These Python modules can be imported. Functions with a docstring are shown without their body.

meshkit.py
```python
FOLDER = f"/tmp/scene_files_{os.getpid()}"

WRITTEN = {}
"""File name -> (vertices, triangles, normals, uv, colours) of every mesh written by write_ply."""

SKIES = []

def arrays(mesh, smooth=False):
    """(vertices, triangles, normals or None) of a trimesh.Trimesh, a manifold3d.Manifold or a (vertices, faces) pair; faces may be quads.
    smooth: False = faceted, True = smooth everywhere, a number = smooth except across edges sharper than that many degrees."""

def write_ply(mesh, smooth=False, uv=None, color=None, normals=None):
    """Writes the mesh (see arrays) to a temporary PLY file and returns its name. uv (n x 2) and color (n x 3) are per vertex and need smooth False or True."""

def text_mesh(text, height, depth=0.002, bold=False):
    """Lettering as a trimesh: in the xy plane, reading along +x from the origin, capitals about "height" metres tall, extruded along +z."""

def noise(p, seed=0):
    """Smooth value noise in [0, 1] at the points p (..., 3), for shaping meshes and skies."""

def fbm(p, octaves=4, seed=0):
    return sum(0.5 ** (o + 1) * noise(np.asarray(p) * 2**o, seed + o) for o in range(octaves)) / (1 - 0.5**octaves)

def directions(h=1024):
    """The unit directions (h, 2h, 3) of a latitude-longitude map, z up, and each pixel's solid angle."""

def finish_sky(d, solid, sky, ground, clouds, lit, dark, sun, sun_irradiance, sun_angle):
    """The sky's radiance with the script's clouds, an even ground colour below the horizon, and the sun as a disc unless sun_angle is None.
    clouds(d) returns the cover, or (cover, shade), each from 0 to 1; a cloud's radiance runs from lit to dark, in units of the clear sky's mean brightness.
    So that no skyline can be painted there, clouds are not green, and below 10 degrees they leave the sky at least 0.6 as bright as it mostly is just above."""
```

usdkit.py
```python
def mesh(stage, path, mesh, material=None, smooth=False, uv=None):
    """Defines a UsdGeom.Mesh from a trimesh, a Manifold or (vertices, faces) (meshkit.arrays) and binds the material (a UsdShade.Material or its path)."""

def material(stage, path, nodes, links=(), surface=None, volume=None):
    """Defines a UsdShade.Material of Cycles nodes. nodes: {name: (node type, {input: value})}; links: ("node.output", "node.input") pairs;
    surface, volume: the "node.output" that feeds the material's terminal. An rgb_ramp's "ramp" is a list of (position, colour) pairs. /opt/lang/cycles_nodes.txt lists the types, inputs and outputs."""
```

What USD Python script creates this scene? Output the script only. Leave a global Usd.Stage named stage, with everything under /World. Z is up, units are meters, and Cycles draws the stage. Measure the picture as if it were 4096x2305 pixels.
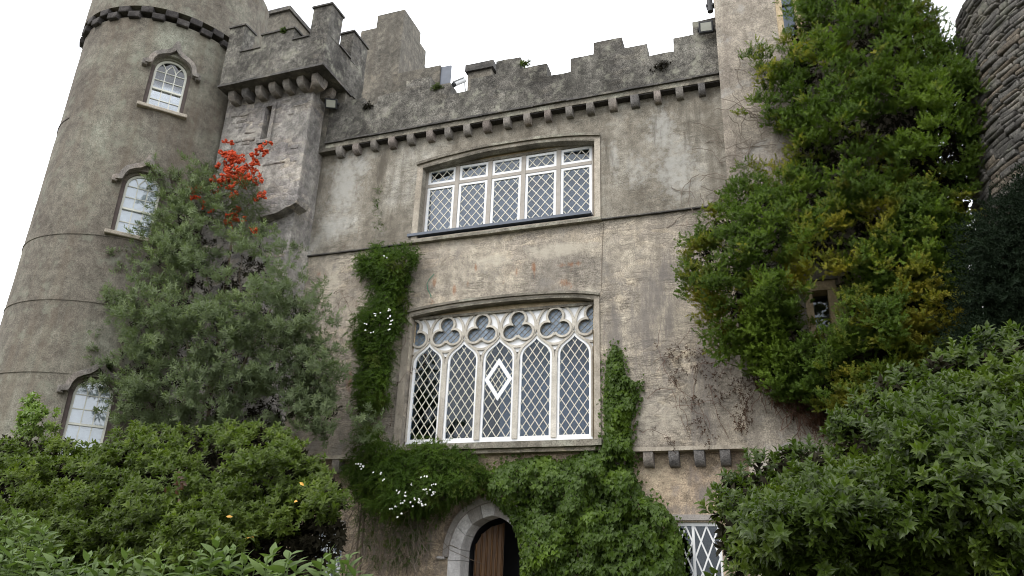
import math, random
import numpy as np
import trimesh, manifold3d as m3, shapely
from shapely.geometry import Polygon, Point, LineString, box as sbox, MultiPolygon
from shapely import affinity
from shapely.ops import unary_union
import meshkit, usdkit
from pxr import Usd, UsdGeom, UsdLux, UsdShade, Gf, Sdf, Vt

stage = Usd.Stage.CreateInMemory()
UsdGeom.SetStageUpAxis(stage, 'Z'); UsdGeom.SetStageMetersPerUnit(stage, 1.0)
UsdGeom.Xform.Define(stage, '/World'); UsdGeom.Scope.Define(stage, '/World/Looks')

# ------------------------------------------------------------------ camera, sky, sun
EYE = np.array([0.0, 0.0, 1.6]); FPX = 3115.9; PITCH, ROLL, YAW = 0.381417, 0.039129, -0.356901
_f = np.array([math.sin(YAW)*math.cos(PITCH), math.cos(YAW)*math.cos(PITCH), math.sin(PITCH)])
_r = np.array([math.cos(YAW), -math.sin(YAW), 0.0]); _u = np.cross(_r, _f)
RT, UP = _r*math.cos(ROLL)+_u*math.sin(ROLL), -_r*math.sin(ROLL)+_u*math.cos(ROLL); FW = _f
cam = UsdGeom.Camera.Define(stage, '/World/camera')
cam.AddTransformOp().Set(Gf.Matrix4d(*RT, 0, *UP, 0, *(-FW), 0, *EYE, 1))
cam.CreateHorizontalApertureAttr(36.0); cam.CreateVerticalApertureAttr(20.25)
cam.CreateFocalLengthAttr(36.0*FPX/4096); cam.CreateClippingRangeAttr(Gf.Vec2f(0.05, 5000))
cam.CreateExposureAttr(0.68)
SUN_AZ, SUN_EL = math.radians(-150), math.radians(48)          # azimuth of the direction towards the sun: atan2(x, y)
sky = UsdLux.DomeLight.Define(stage, '/World/sky'); sky.CreateIntensityAttr(1.0)
sky_mat = usdkit.material(stage, '/World/Looks/overcast_sky', {
    'tc': ('texture_coordinate', {}),
    'map': ('mapping', {'scale': (1.6, 1.6, 3.2)}),
    'n': ('noise_texture', {'scale': 1.3, 'detail': 5, 'roughness': 0.55}),
    'cl': ('rgb_ramp', {'ramp': [(0.25, (9.0, 9.3, 9.9)), (0.75, (13.5, 13.6, 13.8))]}),
    's': ('sky_texture', {'sky_type': 'single_scattering', 'sun_disc': False, 'sun_elevation': SUN_EL, 'sun_rotation': SUN_AZ}),
    'mx': ('mix_color', {'fac': 0.93, 'use_clamp': False}),
    'b': ('background_shader', {'strength': 0.12})},
    [('tc.generated', 'map.vector'), ('map.vector', 'n.vector'), ('n.fac', 'cl.fac'), ('s.color', 'mx.a'), ('cl.color', 'mx.b'), ('mx.result', 'b.color')], surface='b.background')
UsdShade.MaterialBindingAPI.Apply(sky.GetPrim()).Bind(sky_mat)
sky.GetPrim().SetCustomDataByKey('kind', 'structure'); sky.GetPrim().SetCustomDataByKey('label', 'bright even white overcast sky above the battlements'); sky.GetPrim().SetCustomDataByKey('category', 'sky')
sun = UsdLux.DistantLight.Define(stage, '/World/sun')
sun.CreateNormalizeAttr(True); sun.CreateIntensityAttr(0.35); sun.CreateAngleAttr(25.0); sun.CreateColorAttr(Gf.Vec3f(1.0, 0.96, 0.9))
_sd = np.array([math.sin(SUN_AZ)*math.cos(SUN_EL), math.cos(SUN_AZ)*math.cos(SUN_EL), math.sin(SUN_EL)])
_sx = np.cross([0, 0, 1.0], _sd); _sx /= np.linalg.norm(_sx); _sy = np.cross(_sd, _sx)
sun.AddTransformOp().Set(Gf.Matrix4d(*_sx, 0, *_sy, 0, *_sd, 0, 0, 0, 30, 1))

# ------------------------------------------------------------------ helpers
random.seed(7); rng = np.random.default_rng(7)
def at(u, v, Y):
    """The point on the plane y = Y that a position in the (2576 wide) picture shows."""
    d = FW + (u*1.590062-2048)/FPX*RT + (1152.5-v*1.590062)/FPX*UP
    return EYE + d*(Y/d[1])
def ky(p, Y):
    """(x, z) measured on the wall plane y = 16, moved to the plane y = Y along the same sight line."""
    return (p[0]*Y/16.0, 1.6+(p[1]-1.6)*Y/16.0)
_used = {}
def free(parent, name):
    n = _used.get((parent, name), 0); _used[(parent, name)] = n+1
    return f'{parent}/{name}' if n == 0 else f'{parent}/{name}_{n:03d}'
def data(prim, **kw):
    for k, v in kw.items():
        if v: prim.SetCustomDataByKey(k, v)
def thing(name, label, cat, loc=(0, 0, 0), group=None, kind=None):
    x = UsdGeom.Xform.Define(stage, free('/World', name)); x.AddTranslateOp().Set(Gf.Vec3d(*map(float, loc)))
    data(x.GetPrim(), label=label, category=cat, group=group, kind=kind)
    return x.GetPath().pathString, np.array(loc, float)
def put(parent, name, mesh, mat, smooth=False, label=None, kind=None, group=None, cat=None, wear=None):
    """One mesh of the scene under its thing or part (given as (path, origin) or as a path with origin 0). Points are in world space."""
    path, org = parent if isinstance(parent, tuple) else (parent, np.zeros(3))
    v, f, n = meshkit.arrays(mesh, smooth)
    p = free(path, name)
    m = UsdGeom.Mesh.Define(stage, p)
    m.CreatePointsAttr(Vt.Vec3fArray.FromNumpy((v-org).astype(np.float32)))
    m.CreateFaceVertexCountsAttr(Vt.IntArray.FromNumpy(np.full(len(f), 3, np.int32)))
    m.CreateFaceVertexIndicesAttr(Vt.IntArray.FromNumpy(f.astype(np.int32).ravel()))
    m.CreateSubdivisionSchemeAttr('none')
    if n is not None:
        m.CreateNormalsAttr(Vt.Vec3fArray.FromNumpy(n.astype(np.float32))); m.SetNormalsInterpolation('vertex')
    for key, spots in (wear or {}).items():
        UsdGeom.PrimvarsAPI(m).CreatePrimvar(key, Sdf.ValueTypeNames.FloatArray, 'vertex').Set(Vt.FloatArray.FromNumpy(worn(v, spots).astype(np.float32)))
    UsdShade.MaterialBindingAPI.Apply(m.GetPrim()).Bind(mat)
    data(m.GetPrim(), label=label, kind=kind, group=group, category=cat)
    return (p, org)
def worn(v, spots):
    """How far each vertex lies within the given stains: (x, z, half width, half height, strength)."""
    o = np.zeros(len(v))
    for x, z, a, b, k in spots: o = np.maximum(o, k*np.exp(-0.7*(((v[:, 0]-x)/a)**2+((v[:, 2]-z)/b)**2)))
    return o
def stains(*sp): return [(*at(u, w, 16.0)[[0, 2]], a*0.0085, b*0.0085, k) for u, w, a, b, k in sp]
def polys(g):
    return [p for p in getattr(g, 'geoms', [g]) if isinstance(p, Polygon) and p.area > 1e-6]
def cs(poly):
    rings = []
    for p in polys(poly):
        p = shapely.geometry.polygon.orient(p)
        rings.append(np.array(p.exterior.coords)[:-1]); rings += [np.array(i.coords)[:-1] for i in p.interiors]
    return m3.CrossSection(rings, m3.FillRule.EvenOdd)
def slab(poly, y0, y1):
    """A shapely polygon in (x, z), made solid between y0 (front) and y1 (back)."""
    return m3.Manifold.extrude(cs(poly), y1-y0).transform(np.array([[1, 0, 0, 0], [0, 0, -1, y1], [0, 1, 0, 0]], float))
def rough(m, length, amp, seed=0, freq=1.3, axes=(1, 1, 1)):
    """Refines a solid and works it over with noise so that faces undulate and arrises wander."""
    m = m.refine_to_length(length)
    ax = np.array(axes, float)
    def w(p):
        p = np.asarray(p); d = np.stack([meshkit.fbm(p*freq+11.3*k, 4, seed+7*k)-0.5 for k in range(3)], 1)
        return p + d*2*amp*ax
    return m.warp_batch(w)
def bx(x0, x1, y0, y1, z0, z1):
    return m3.Manifold.cube([x1-x0, y1-y0, z1-z0]).translate([x0, y0, z0])
def cbx(x0, x1, y0, y1, z0, z1, b=0.012):
    """A box with chamfered edges."""
    c = [(x0, x1), (y0, y1), (z0, z1)]; pts = []
    for k in range(3):
        for s in np.ndindex(2, 2, 2):
            p = [c[j][s[j]] + (0 if j == k else (b if s[j] == 0 else -b)) for j in range(3)]; pts.append(p)
    return m3.Manifold.hull_points(np.array(pts, float))
def tube(points, radii, sides=6):
    p = np.asarray(points, float); r = np.broadcast_to(np.asarray(radii, float), (len(p),))
    t = np.gradient(p, axis=0); t /= np.linalg.norm(t, axis=1, keepdims=True)+1e-12
    a = np.cross(t, np.where(np.abs(t[:, 2:]) < 0.9, [0, 0, 1.0], [1.0, 0, 0])); a /= np.linalg.norm(a, axis=1, keepdims=True)+1e-12
    b = np.cross(t, a); ang = np.arange(sides)*2*np.pi/sides
    v = p[:, None]+r[:, None, None]*(np.cos(ang)[None, :, None]*a[:, None]+np.sin(ang)[None, :, None]*b[:, None])
    i, j = np.meshgrid(np.arange(len(p)-1), np.arange(sides), indexing='ij')
    q = np.stack([i*sides+j, i*sides+(j+1) % sides, (i+1)*sides+(j+1) % sides, (i+1)*sides+j], -1).reshape(-1, 4)
    f = np.vstack([q[:, [0, 1, 2]], q[:, [0, 2, 3]]])
    n = len(v)*sides; caps = []
    for base, flip in ((0, True), ((len(p)-1)*sides, False)):
        for k in range(1, sides-1):
            tri = [base, base+k, base+k+1]; caps.append(tri[::-1] if flip else tri)
    return v.reshape(-1, 3), np.vstack([f, np.array(caps)])
def join(parts):
    vs, fs, n = [], [], 0
    for v, f in parts:
        vs.append(v); fs.append(f+n); n += len(v)
    return np.vstack(vs), np.vstack(fs)
def arr(m):
    v, f, _ = meshkit.arrays(m, False); return v, f
def lin(r, g, b):
    c = np.array([r, g, b])/255.0
    return tuple(np.where(c <= 0.04045, c/12.92, ((c+0.055)/1.055)**2.4))

# ------------------------------------------------------------------ materials
def mat(name, nodes, links, surface): return usdkit.material(stage, '/World/Looks/'+name, nodes, links, surface=surface)
def masonry(name, ramp, dirt, streak=0.5, grain=0.25, lichen=None, lich_amt=0.5, bump=0.5, big=0.45, stones=0.0, stain=None, ofs=0.0, course=0.0, wear=False):
    """Weathered render or stone: large blotches, finer mottling, grain, rain streaks, lichen, and stones grinning through."""
    N = {'g': ('geometry', {}), 'o': ('mapping', {'location': (ofs, ofs*1.7, ofs*0.6)}),
         'n1': ('noise_texture', {'scale': big, 'detail': 7, 'roughness': 0.62, 'distortion': 0.4}),
         'c1': ('rgb_ramp', {'ramp': [(0.34+0.32*p, c) for p, c in ramp]}),
         'n2': ('noise_texture', {'scale': 5.5, 'detail': 9, 'roughness': 0.68, 'distortion': 0.2}),
         'm2': ('map_range', {'from_min': 0.38, 'from_max': 0.62, 'to_min': 1-grain*1.05, 'to_max': 1+grain*0.9, 'clamp': True}),
         'x2': ('mix_color', {'blend_type': 'multiply', 'fac': 1.0, 'use_clamp': False}),
         'n3': ('noise_texture', {'scale': 42, 'detail': 4, 'roughness': 0.7}),
         'm3': ('map_range', {'from_min': 0.36, 'from_max': 0.64, 'to_min': 1-grain*1.7, 'to_max': 1+grain*1.5, 'clamp': True}),
         'x3': ('mix_color', {'blend_type': 'multiply', 'fac': 1.0, 'use_clamp': False}),
         'ms': ('mapping', {'scale': (2.6, 2.6, 0.22)}),
         'ns': ('noise_texture', {'scale': 1.0, 'detail': 6, 'roughness': 0.6}),
         'rs': ('map_range', {'from_min': 0.48, 'from_max': 0.66, 'to_min': 0.0, 'to_max': streak, 'clamp': True}),
         'xs': ('mix_color', {'b': dirt}),
         'nd': ('noise_texture', {'scale': 14, 'detail': 6, 'roughness': 0.75}),
         'rd': ('map_range', {'from_min': 0.6, 'from_max': 0.72, 'to_min': 0.0, 'to_max': 0.75, 'clamp': True}),
         'xd': ('mix_color', {'b': tuple(0.55*c for c in dirt)}),
         'b1': ('bump', {'strength': bump, 'distance': 0.02}), 'b2': ('bump', {'strength': bump*0.9, 'distance': 0.012}),
         'p': ('principled_bsdf', {'roughness': 0.93, 'specular_ior_level': 0.25})}
    L = [('g.position', 'o.vector'), ('o.vector', 'n1.vector'), ('o.vector', 'n2.vector'), ('o.vector', 'n3.vector'), ('o.vector', 'ms.vector'), ('ms.vector', 'ns.vector'), ('o.vector', 'nd.vector'),
         ('n1.fac', 'c1.fac'), ('n2.fac', 'm2.value'), ('c1.color', 'x2.a'), ('m2.result', 'x2.b'), ('n3.fac', 'm3.value'), ('x2.result', 'x3.a'), ('m3.result', 'x3.b'),
         ('ns.fac', 'rs.value'), ('rs.result', 'xs.fac'), ('nd.fac', 'rd.value'), ('rd.result', 'xd.fac'),
         ('n2.fac', 'b1.height'), ('n3.fac', 'b2.height'), ('b1.normal', 'b2.normal'), ('b2.normal', 'p.normal')]
    last = 'x3.result'
    if stones:
        N |= {'mv': ('mapping', {'scale': (3.4, 3.4, 8.0)}), 'nw': ('noise_texture', {'scale': 3.0, 'detail': 3}), 'av': ('mix_vector', {'fac': 0.12}),
              'v': ('voronoi_texture', {'feature': 'f1', 'scale': 1.0}), 've': ('voronoi_texture', {'feature': 'distance_to_edge', 'scale': 1.0}),
              'vb': ('rgb_to_bw', {}), 'vr': ('rgb_ramp', {'ramp': [(0.0, (0.45, 0.45, 0.5)), (0.5, (0.85, 0.82, 0.85)), (1.0, (1.35, 1.25, 1.1))]}),
              'nm': ('noise_texture', {'scale': 0.9, 'detail': 4}), 'rm': ('map_range', {'from_min': 0.44, 'from_max': 0.58, 'to_min': 0.0, 'to_max': stones, 'clamp': True}),
              'xv': ('mix_color', {'blend_type': 'multiply', 'use_clamp': False}), 'em': ('map_range', {'from_min': 0.0, 'from_max': 0.12, 'to_min': 0.0, 'to_max': 1.0, 'clamp': True}),
              'hm': ('math', {'math_type': 'multiply'}), 'b3': ('bump', {'strength': 0.6, 'distance': 0.018})}
        L += [('o.vector', 'mv.vector'), ('mv.vector', 'av.a'), ('nw.color', 'av.b'), ('o.vector', 'nw.vector'), ('av.result', 'v.vector'), ('av.result', 've.vector'), ('v.color', 'vb.color'), ('vb.val', 'vr.fac'),
              ('o.vector', 'nm.vector'), ('nm.fac', 'rm.value'), ('rm.result', 'xv.fac'), (last, 'xv.a'), ('vr.color', 'xv.b'),
              ('ve.distance', 'em.value'), ('em.result', 'hm.value1'), ('rm.result', 'hm.value2'), ('hm.value', 'b3.height'), ('b3.normal', 'b1.normal')]
        last = 'xv.result'
    L += [(last, 'xs.a'), ('xs.result', 'xd.a')]
    last = 'xd.result'
    if lichen:
        N |= {'nl': ('noise_texture', {'scale': 2.3, 'detail': 8, 'roughness': 0.7}), 'rl': ('map_range', {'from_min': 0.54, 'from_max': 0.66, 'to_min': 0.0, 'to_max': lich_amt, 'clamp': True}), 'xl': ('mix_color', {'b': lichen})}
        L += [('o.vector', 'nl.vector'), ('nl.fac', 'rl.value'), ('rl.result', 'xl.fac'), (last, 'xl.a')]
        last = 'xl.result'
    if stain:
        N |= {'mt': ('mapping', {'scale': (3.2, 3.2, 0.9), 'location': (3.3, 0, 1.1)}), 'nt': ('noise_texture', {'scale': 1.0, 'detail': 6, 'roughness': 0.75}), 'rt': ('map_range', {'from_min': 0.66, 'from_max': 0.74, 'to_min': 0.0, 'to_max': 0.8, 'clamp': True}), 'xt': ('mix_color', {'b': stain})}
        L += [('o.vector', 'mt.vector'), ('mt.vector', 'nt.vector'), ('nt.fac', 'rt.value'), ('rt.result', 'xt.fac'), (last, 'xt.a')]
        last = 'xt.result'
    if course:
        N |= {'mc': ('mapping', {'scale': (1.1, 1.1, 8.5)}), 'nc': ('noise_texture', {'scale': 1.0, 'detail': 9, 'roughness': 0.72, 'distortion': 0.6}), 'cc': ('math', {'math_type': 'compare', 'value2': 0.5, 'value3': 0.016}),
              'mp': ('mapping', {'location': (7.7, 1.3, 4.1)}), 'np': ('noise_texture', {'scale': 1.1, 'detail': 3}), 'rp': ('map_range', {'from_min': 0.42, 'from_max': 0.58, 'to_min': 0.0, 'to_max': course, 'clamp': True}), 'fc': ('math', {'math_type': 'multiply'}), 'xc': ('mix_color', {'b': tuple(0.6*c for c in dirt)})}
        L += [('o.vector', 'mc.vector'), ('mc.vector', 'nc.vector'), ('nc.fac', 'cc.value1'), ('o.vector', 'mp.vector'), ('mp.vector', 'np.vector'), ('np.fac', 'rp.value'), ('cc.value', 'fc.value1'), ('rp.result', 'fc.value2'), ('fc.value', 'xc.fac'), (last, 'xc.a')]
        last = 'xc.result'
    if wear:
        N |= {'nw1': ('noise_texture', {'scale': 7.0, 'detail': 9, 'roughness': 0.75}), 'nwm': ('map_range', {'from_min': 0.3, 'from_max': 0.7, 'to_min': -0.45, 'to_max': 0.45}),
              'mws': ('mapping', {'scale': (7, 7, 1.1)}), 'nw2': ('noise_texture', {'scale': 1.0, 'detail': 7, 'roughness': 0.7}), 'nwm2': ('map_range', {'from_min': 0.3, 'from_max': 0.7, 'to_min': -0.5, 'to_max': 0.5})}
        L += [('o.vector', 'nw1.vector'), ('nw1.fac', 'nwm.value'), ('o.vector', 'mws.vector'), ('mws.vector', 'nw2.vector'), ('nw2.fac', 'nwm2.value')]
        for key, col, src, amt in (('pale', wear[0], 'nwm.result', 0.68), ('dark', wear[1], 'nwm2.result', 0.8), ('rust', (0.22, 0.085, 0.032), 'nwm2.result', 0.62)):
            N |= {'a'+key: ('attribute', {'attribute': key}), 's'+key: ('math', {'math_type': 'add'}), 'r'+key: ('map_range', {'from_min': 0.36, 'from_max': 0.92, 'to_min': 0.0, 'to_max': amt, 'clamp': True}), 'w'+key: ('mix_color', {'b': col})}
            L += [('a'+key+'.fac', 's'+key+'.value1'), (src, 's'+key+'.value2'), ('s'+key+'.value', 'r'+key+'.value'), ('r'+key+'.result', 'w'+key+'.fac'), (last, 'w'+key+'.a')]
            last = 'w'+key+'.result'
    L.append((last, 'p.base_color'))
    return mat(name, N, L, 'p.BSDF')
def plain(name, col, rough_=0.5, var=0.12, scale=9.0, metallic=0.0, spec=0.4, bump=0.1):
    return mat(name, {'g': ('geometry', {}), 'n': ('noise_texture', {'scale': scale, 'detail': 6, 'roughness': 0.65}), 'm': ('map_range', {'from_min': 0.3, 'from_max': 0.7, 'to_min': 1-var, 'to_max': 1+var*0.6, 'clamp': True}),
        'x': ('mix_color', {'blend_type': 'multiply', 'fac': 1.0, 'a': col}), 'b': ('bump', {'strength': bump, 'distance': 0.01}), 'p': ('principled_bsdf', {'roughness': rough_, 'metallic': metallic, 'specular_ior_level': spec})},
        [('g.position', 'n.vector'), ('n.fac', 'm.value'), ('m.result', 'x.b'), ('x.result', 'p.base_color'), ('n.fac', 'b.height'), ('b.normal', 'p.normal')], 'p.BSDF')
def leafmat(name, ramp, patch=None, patch_amt=0.5, patch_scale=1.6, rough_=0.42, trans=0.22, spec=0.45):
    """Leaves: each leaf its own tone, drifting through the plant, a little light passing through."""
    N = {'g': ('geometry', {}), 'r': ('rgb_ramp', {'ramp': ramp}), 'n': ('noise_texture', {'scale': patch_scale, 'detail': 4, 'roughness': 0.6}),
         'mr': ('map_range', {'from_min': 0.35, 'from_max': 0.65, 'to_min': -0.28, 'to_max': 0.28, 'clamp': True}), 'ad': ('math', {'math_type': 'add', 'use_clamp': True}),
         'p': ('principled_bsdf', {'roughness': rough_, 'specular_ior_level': spec}), 't': ('translucent_bsdf', {}), 'tc': ('mix_color', {'blend_type': 'multiply', 'fac': 1.0, 'b': (1.1, 1.25, 0.6), 'use_clamp': False}), 'mx': ('mix_closure', {'fac': trans})}
    L = [('g.position', 'n.vector'), ('n.fac', 'mr.value'), ('mr.result', 'ad.value1'), ('g.random_per_island', 'ad.value2'), ('ad.value', 'r.fac')]
    col = 'r.color'
    if patch:
        N |= {'n2': ('noise_texture', {'scale': patch_scale*0.8, 'detail': 5, 'roughness': 0.7}), 'm2': ('mapping', {'location': (5.1, 2.2, 8.7)}), 'r2': ('map_range', {'from_min': 0.52, 'from_max': 0.66, 'to_min': 0.0, 'to_max': patch_amt, 'clamp': True}), 'xp': ('mix_color', {'b': patch})}
        L += [('g.position', 'm2.vector'), ('m2.vector', 'n2.vector'), ('n2.fac', 'r2.value'), ('r2.result', 'xp.fac'), (col, 'xp.a')]
        col = 'xp.result'
    L += [(col, 'p.base_color'), (col, 'tc.a'), ('tc.result', 't.color'), ('p.BSDF', 'mx.closure1'), ('t.BSDF', 'mx.closure2')]
    return mat(name, N, L, 'mx.closure')

M = {}
M['upper'] = masonry('upper_render', [(0, (0.135, 0.12, 0.096)), (0.4, (0.205, 0.184, 0.15)), (0.7, (0.28, 0.26, 0.22)), (1, (0.36, 0.345, 0.31))], (0.10, 0.085, 0.065), streak=0.6, grain=0.22, lichen=(0.33, 0.32, 0.28), lich_amt=0.4, bump=0.6, course=0.5, wear=((0.36, 0.355, 0.33), (0.085, 0.075, 0.06)))
M['middle'] = masonry('middle_render', [(0, (0.225, 0.20, 0.168)), (0.5, (0.36, 0.318, 0.255)), (1, (0.49, 0.44, 0.35))], (0.13, 0.112, 0.092), streak=0.45, grain=0.25, lichen=(0.185, 0.172, 0.158), lich_amt=0.5, bump=0.65, stones=0.5, ofs=3.0, course=0.8, wear=((0.45, 0.41, 0.335), (0.15, 0.135, 0.125)))
M['lower'] = masonry('lower_render', [(0, (0.22, 0.17, 0.13)), (0.5, (0.34, 0.27, 0.195)), (1, (0.45, 0.36, 0.26))], (0.18, 0.135, 0.10), streak=0.25, grain=0.3, lichen=(0.30, 0.27, 0.25), lich_amt=0.5, bump=0.9, ofs=8.0, course=0.8, wear=((0.50, 0.42, 0.30), (0.17, 0.15, 0.14)))
M['parapet'] = masonry('parapet_stone', [(0, (0.055, 0.051, 0.045)), (0.5, (0.102, 0.096, 0.084)), (1, (0.18, 0.17, 0.148))], (0.045, 0.042, 0.036), streak=0.5, grain=0.45, lichen=(0.28, 0.275, 0.22), lich_amt=0.65, bump=0.9, big=0.8, stones=0.35, ofs=12.0)
M['tower'] = masonry('tower_render', [(0, (0.10, 0.086, 0.070)), (0.45, (0.142, 0.128, 0.104)), (0.8, (0.182, 0.175, 0.14)), (1, (0.22, 0.222, 0.178))], (0.12, 0.095, 0.07), streak=0.5, grain=0.25, lichen=(0.205, 0.215, 0.168), lich_amt=0.5, bump=0.55, stain=(0.15, 0.092, 0.058), ofs=17.0)
M['turret'] = masonry('turret_stone', [(0, (0.15, 0.142, 0.132)), (0.5, (0.235, 0.222, 0.205)), (1, (0.36, 0.34, 0.305))], (0.09, 0.082, 0.074), streak=0.5, grain=0.32, lichen=(0.36, 0.34, 0.29), lich_amt=0.4, bump=0.9, big=0.8, stones=0.75, ofs=23.0)
M['ivytower'] = masonry('side_tower_render', [(0, (0.19, 0.165, 0.14)), (0.5, (0.29, 0.255, 0.21)), (1, (0.40, 0.36, 0.30))], (0.15, 0.125, 0.105), streak=0.45, grain=0.25, lichen=(0.38, 0.37, 0.35), lich_amt=0.45, bump=0.65, ofs=29.0)
M['rubble'] = masonry('slate_rubble', [(0, (0.065, 0.062, 0.058)), (0.5, (0.11, 0.104, 0.096)), (1, (0.18, 0.165, 0.14))], (0.07, 0.065, 0.06), streak=0.2, grain=0.35, lichen=(0.24, 0.25, 0.18), lich_amt=0.3, bump=0.8, big=1.6, ofs=34.0)
M['rubble2'] = masonry('brown_rubble', [(0, (0.085, 0.072, 0.058)), (0.5, (0.14, 0.118, 0.094)), (1, (0.20, 0.172, 0.138))], (0.08, 0.07, 0.06), streak=0.2, grain=0.35, bump=0.8, big=1.6, ofs=37.0)
M['mortar'] = masonry('dark_mortar', [(0, (0.05, 0.048, 0.043)), (1, (0.11, 0.10, 0.09))], (0.04, 0.04, 0.035), bump=0.8, ofs=40.0)
M['keep'] = masonry('keep_render', [(0, (0.08, 0.074, 0.062)), (0.5, (0.118, 0.108, 0.09)), (1, (0.18, 0.162, 0.132))], (0.08, 0.07, 0.058), streak=0.5, grain=0.3, lichen=(0.25, 0.22, 0.17), lich_amt=0.4, bump=0.7, ofs=44.0)
M['corbel'] = masonry('corbel_stone', [(0, (0.13, 0.118, 0.105)), (0.5, (0.19, 0.175, 0.158)), (1, (0.25, 0.215, 0.185))], (0.09, 0.08, 0.07), streak=0.2, grain=0.25, bump=0.5, big=1.4, ofs=48.0)
M['slate'] = masonry('slate_coping', [(0, (0.05, 0.048, 0.045)), (0.6, (0.085, 0.08, 0.075)), (1, (0.14, 0.13, 0.11))], (0.035, 0.033, 0.03), streak=0.2, grain=0.3, bump=0.5, big=1.8, ofs=51.0)
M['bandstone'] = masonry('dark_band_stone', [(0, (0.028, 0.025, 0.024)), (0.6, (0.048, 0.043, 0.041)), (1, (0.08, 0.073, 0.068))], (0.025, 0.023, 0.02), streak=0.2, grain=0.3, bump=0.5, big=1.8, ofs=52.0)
M['dressed'] = masonry('dressed_limestone', [(0, (0.27, 0.235, 0.19)), (0.5, (0.36, 0.32, 0.265)), (1, (0.43, 0.385, 0.32))], (0.15, 0.13, 0.10), streak=0.45, grain=0.16, lichen=(0.24, 0.22, 0.18), lich_amt=0.4, bump=0.25, big=0.9, ofs=55.0)
M['corbel2'] = masonry('corbel_stone_pinkish', [(0, (0.14, 0.118, 0.105)), (1, (0.215, 0.185, 0.165))], (0.09, 0.08, 0.07), streak=0.2, grain=0.25, bump=0.5, big=1.4, ofs=49.0)
M['corbel3'] = masonry('corbel_stone_dark', [(0, (0.09, 0.085, 0.082)), (1, (0.16, 0.15, 0.145))], (0.06, 0.055, 0.05), streak=0.2, grain=0.3, bump=0.5, big=1.4, ofs=50.0)
M['tracery'] = masonry('tracery_stone', [(0, (0.36, 0.33, 0.285)), (0.5, (0.46, 0.43, 0.375)), (1, (0.53, 0.50, 0.44))], (0.24, 0.21, 0.17), streak=0.3, grain=0.12, bump=0.2, ofs=57.0)
M['hood'] = masonry('hood_stone', [(0, (0.12, 0.108, 0.088)), (0.5, (0.19, 0.172, 0.14)), (1, (0.27, 0.265, 0.215))], (0.06, 0.055, 0.045), streak=0.3, grain=0.25, bump=0.35, big=1.5, ofs=59.0)
M['buff'] = masonry('buff_stone', [(0, (0.34, 0.26, 0.16)), (0.5, (0.45, 0.355, 0.235)), (1, (0.50, 0.42, 0.30))], (0.22, 0.17, 0.11), streak=0.3, grain=0.15, bump=0.25, ofs=63.0)
M['archstone'] = masonry('arch_stone', [(0, (0.44, 0.42, 0.41)), (0.5, (0.55, 0.53, 0.52)), (1, (0.62, 0.60, 0.58))], (0.24, 0.22, 0.21), streak=0.3, grain=0.14, bump=0.25, big=0.9, ofs=66.0)
M['archstone2'] = masonry('arch_stone_brown', [(0, (0.24, 0.22, 0.205)), (1, (0.34, 0.315, 0.29))], (0.18, 0.165, 0.15), streak=0.3, grain=0.14, bump=0.25, ofs=69.0)
M['jamb'] = plain('dark_jamb_stone', (0.075, 0.058, 0.052), 0.9, 0.3, 7)
M['white'] = plain('white_paint', (0.74, 0.75, 0.76), 0.45, 0.10, 6)
M['cream'] = plain('cream_paint', (0.60, 0.60, 0.53), 0.5, 0.10, 6)
M['came'] = plain('pale_came', (0.56, 0.54, 0.46), 0.5, 0.12, 12)
M['greywood'] = plain('grey_painted_timber', (0.33, 0.30, 0.265), 0.7, 0.18, 5)
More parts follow.
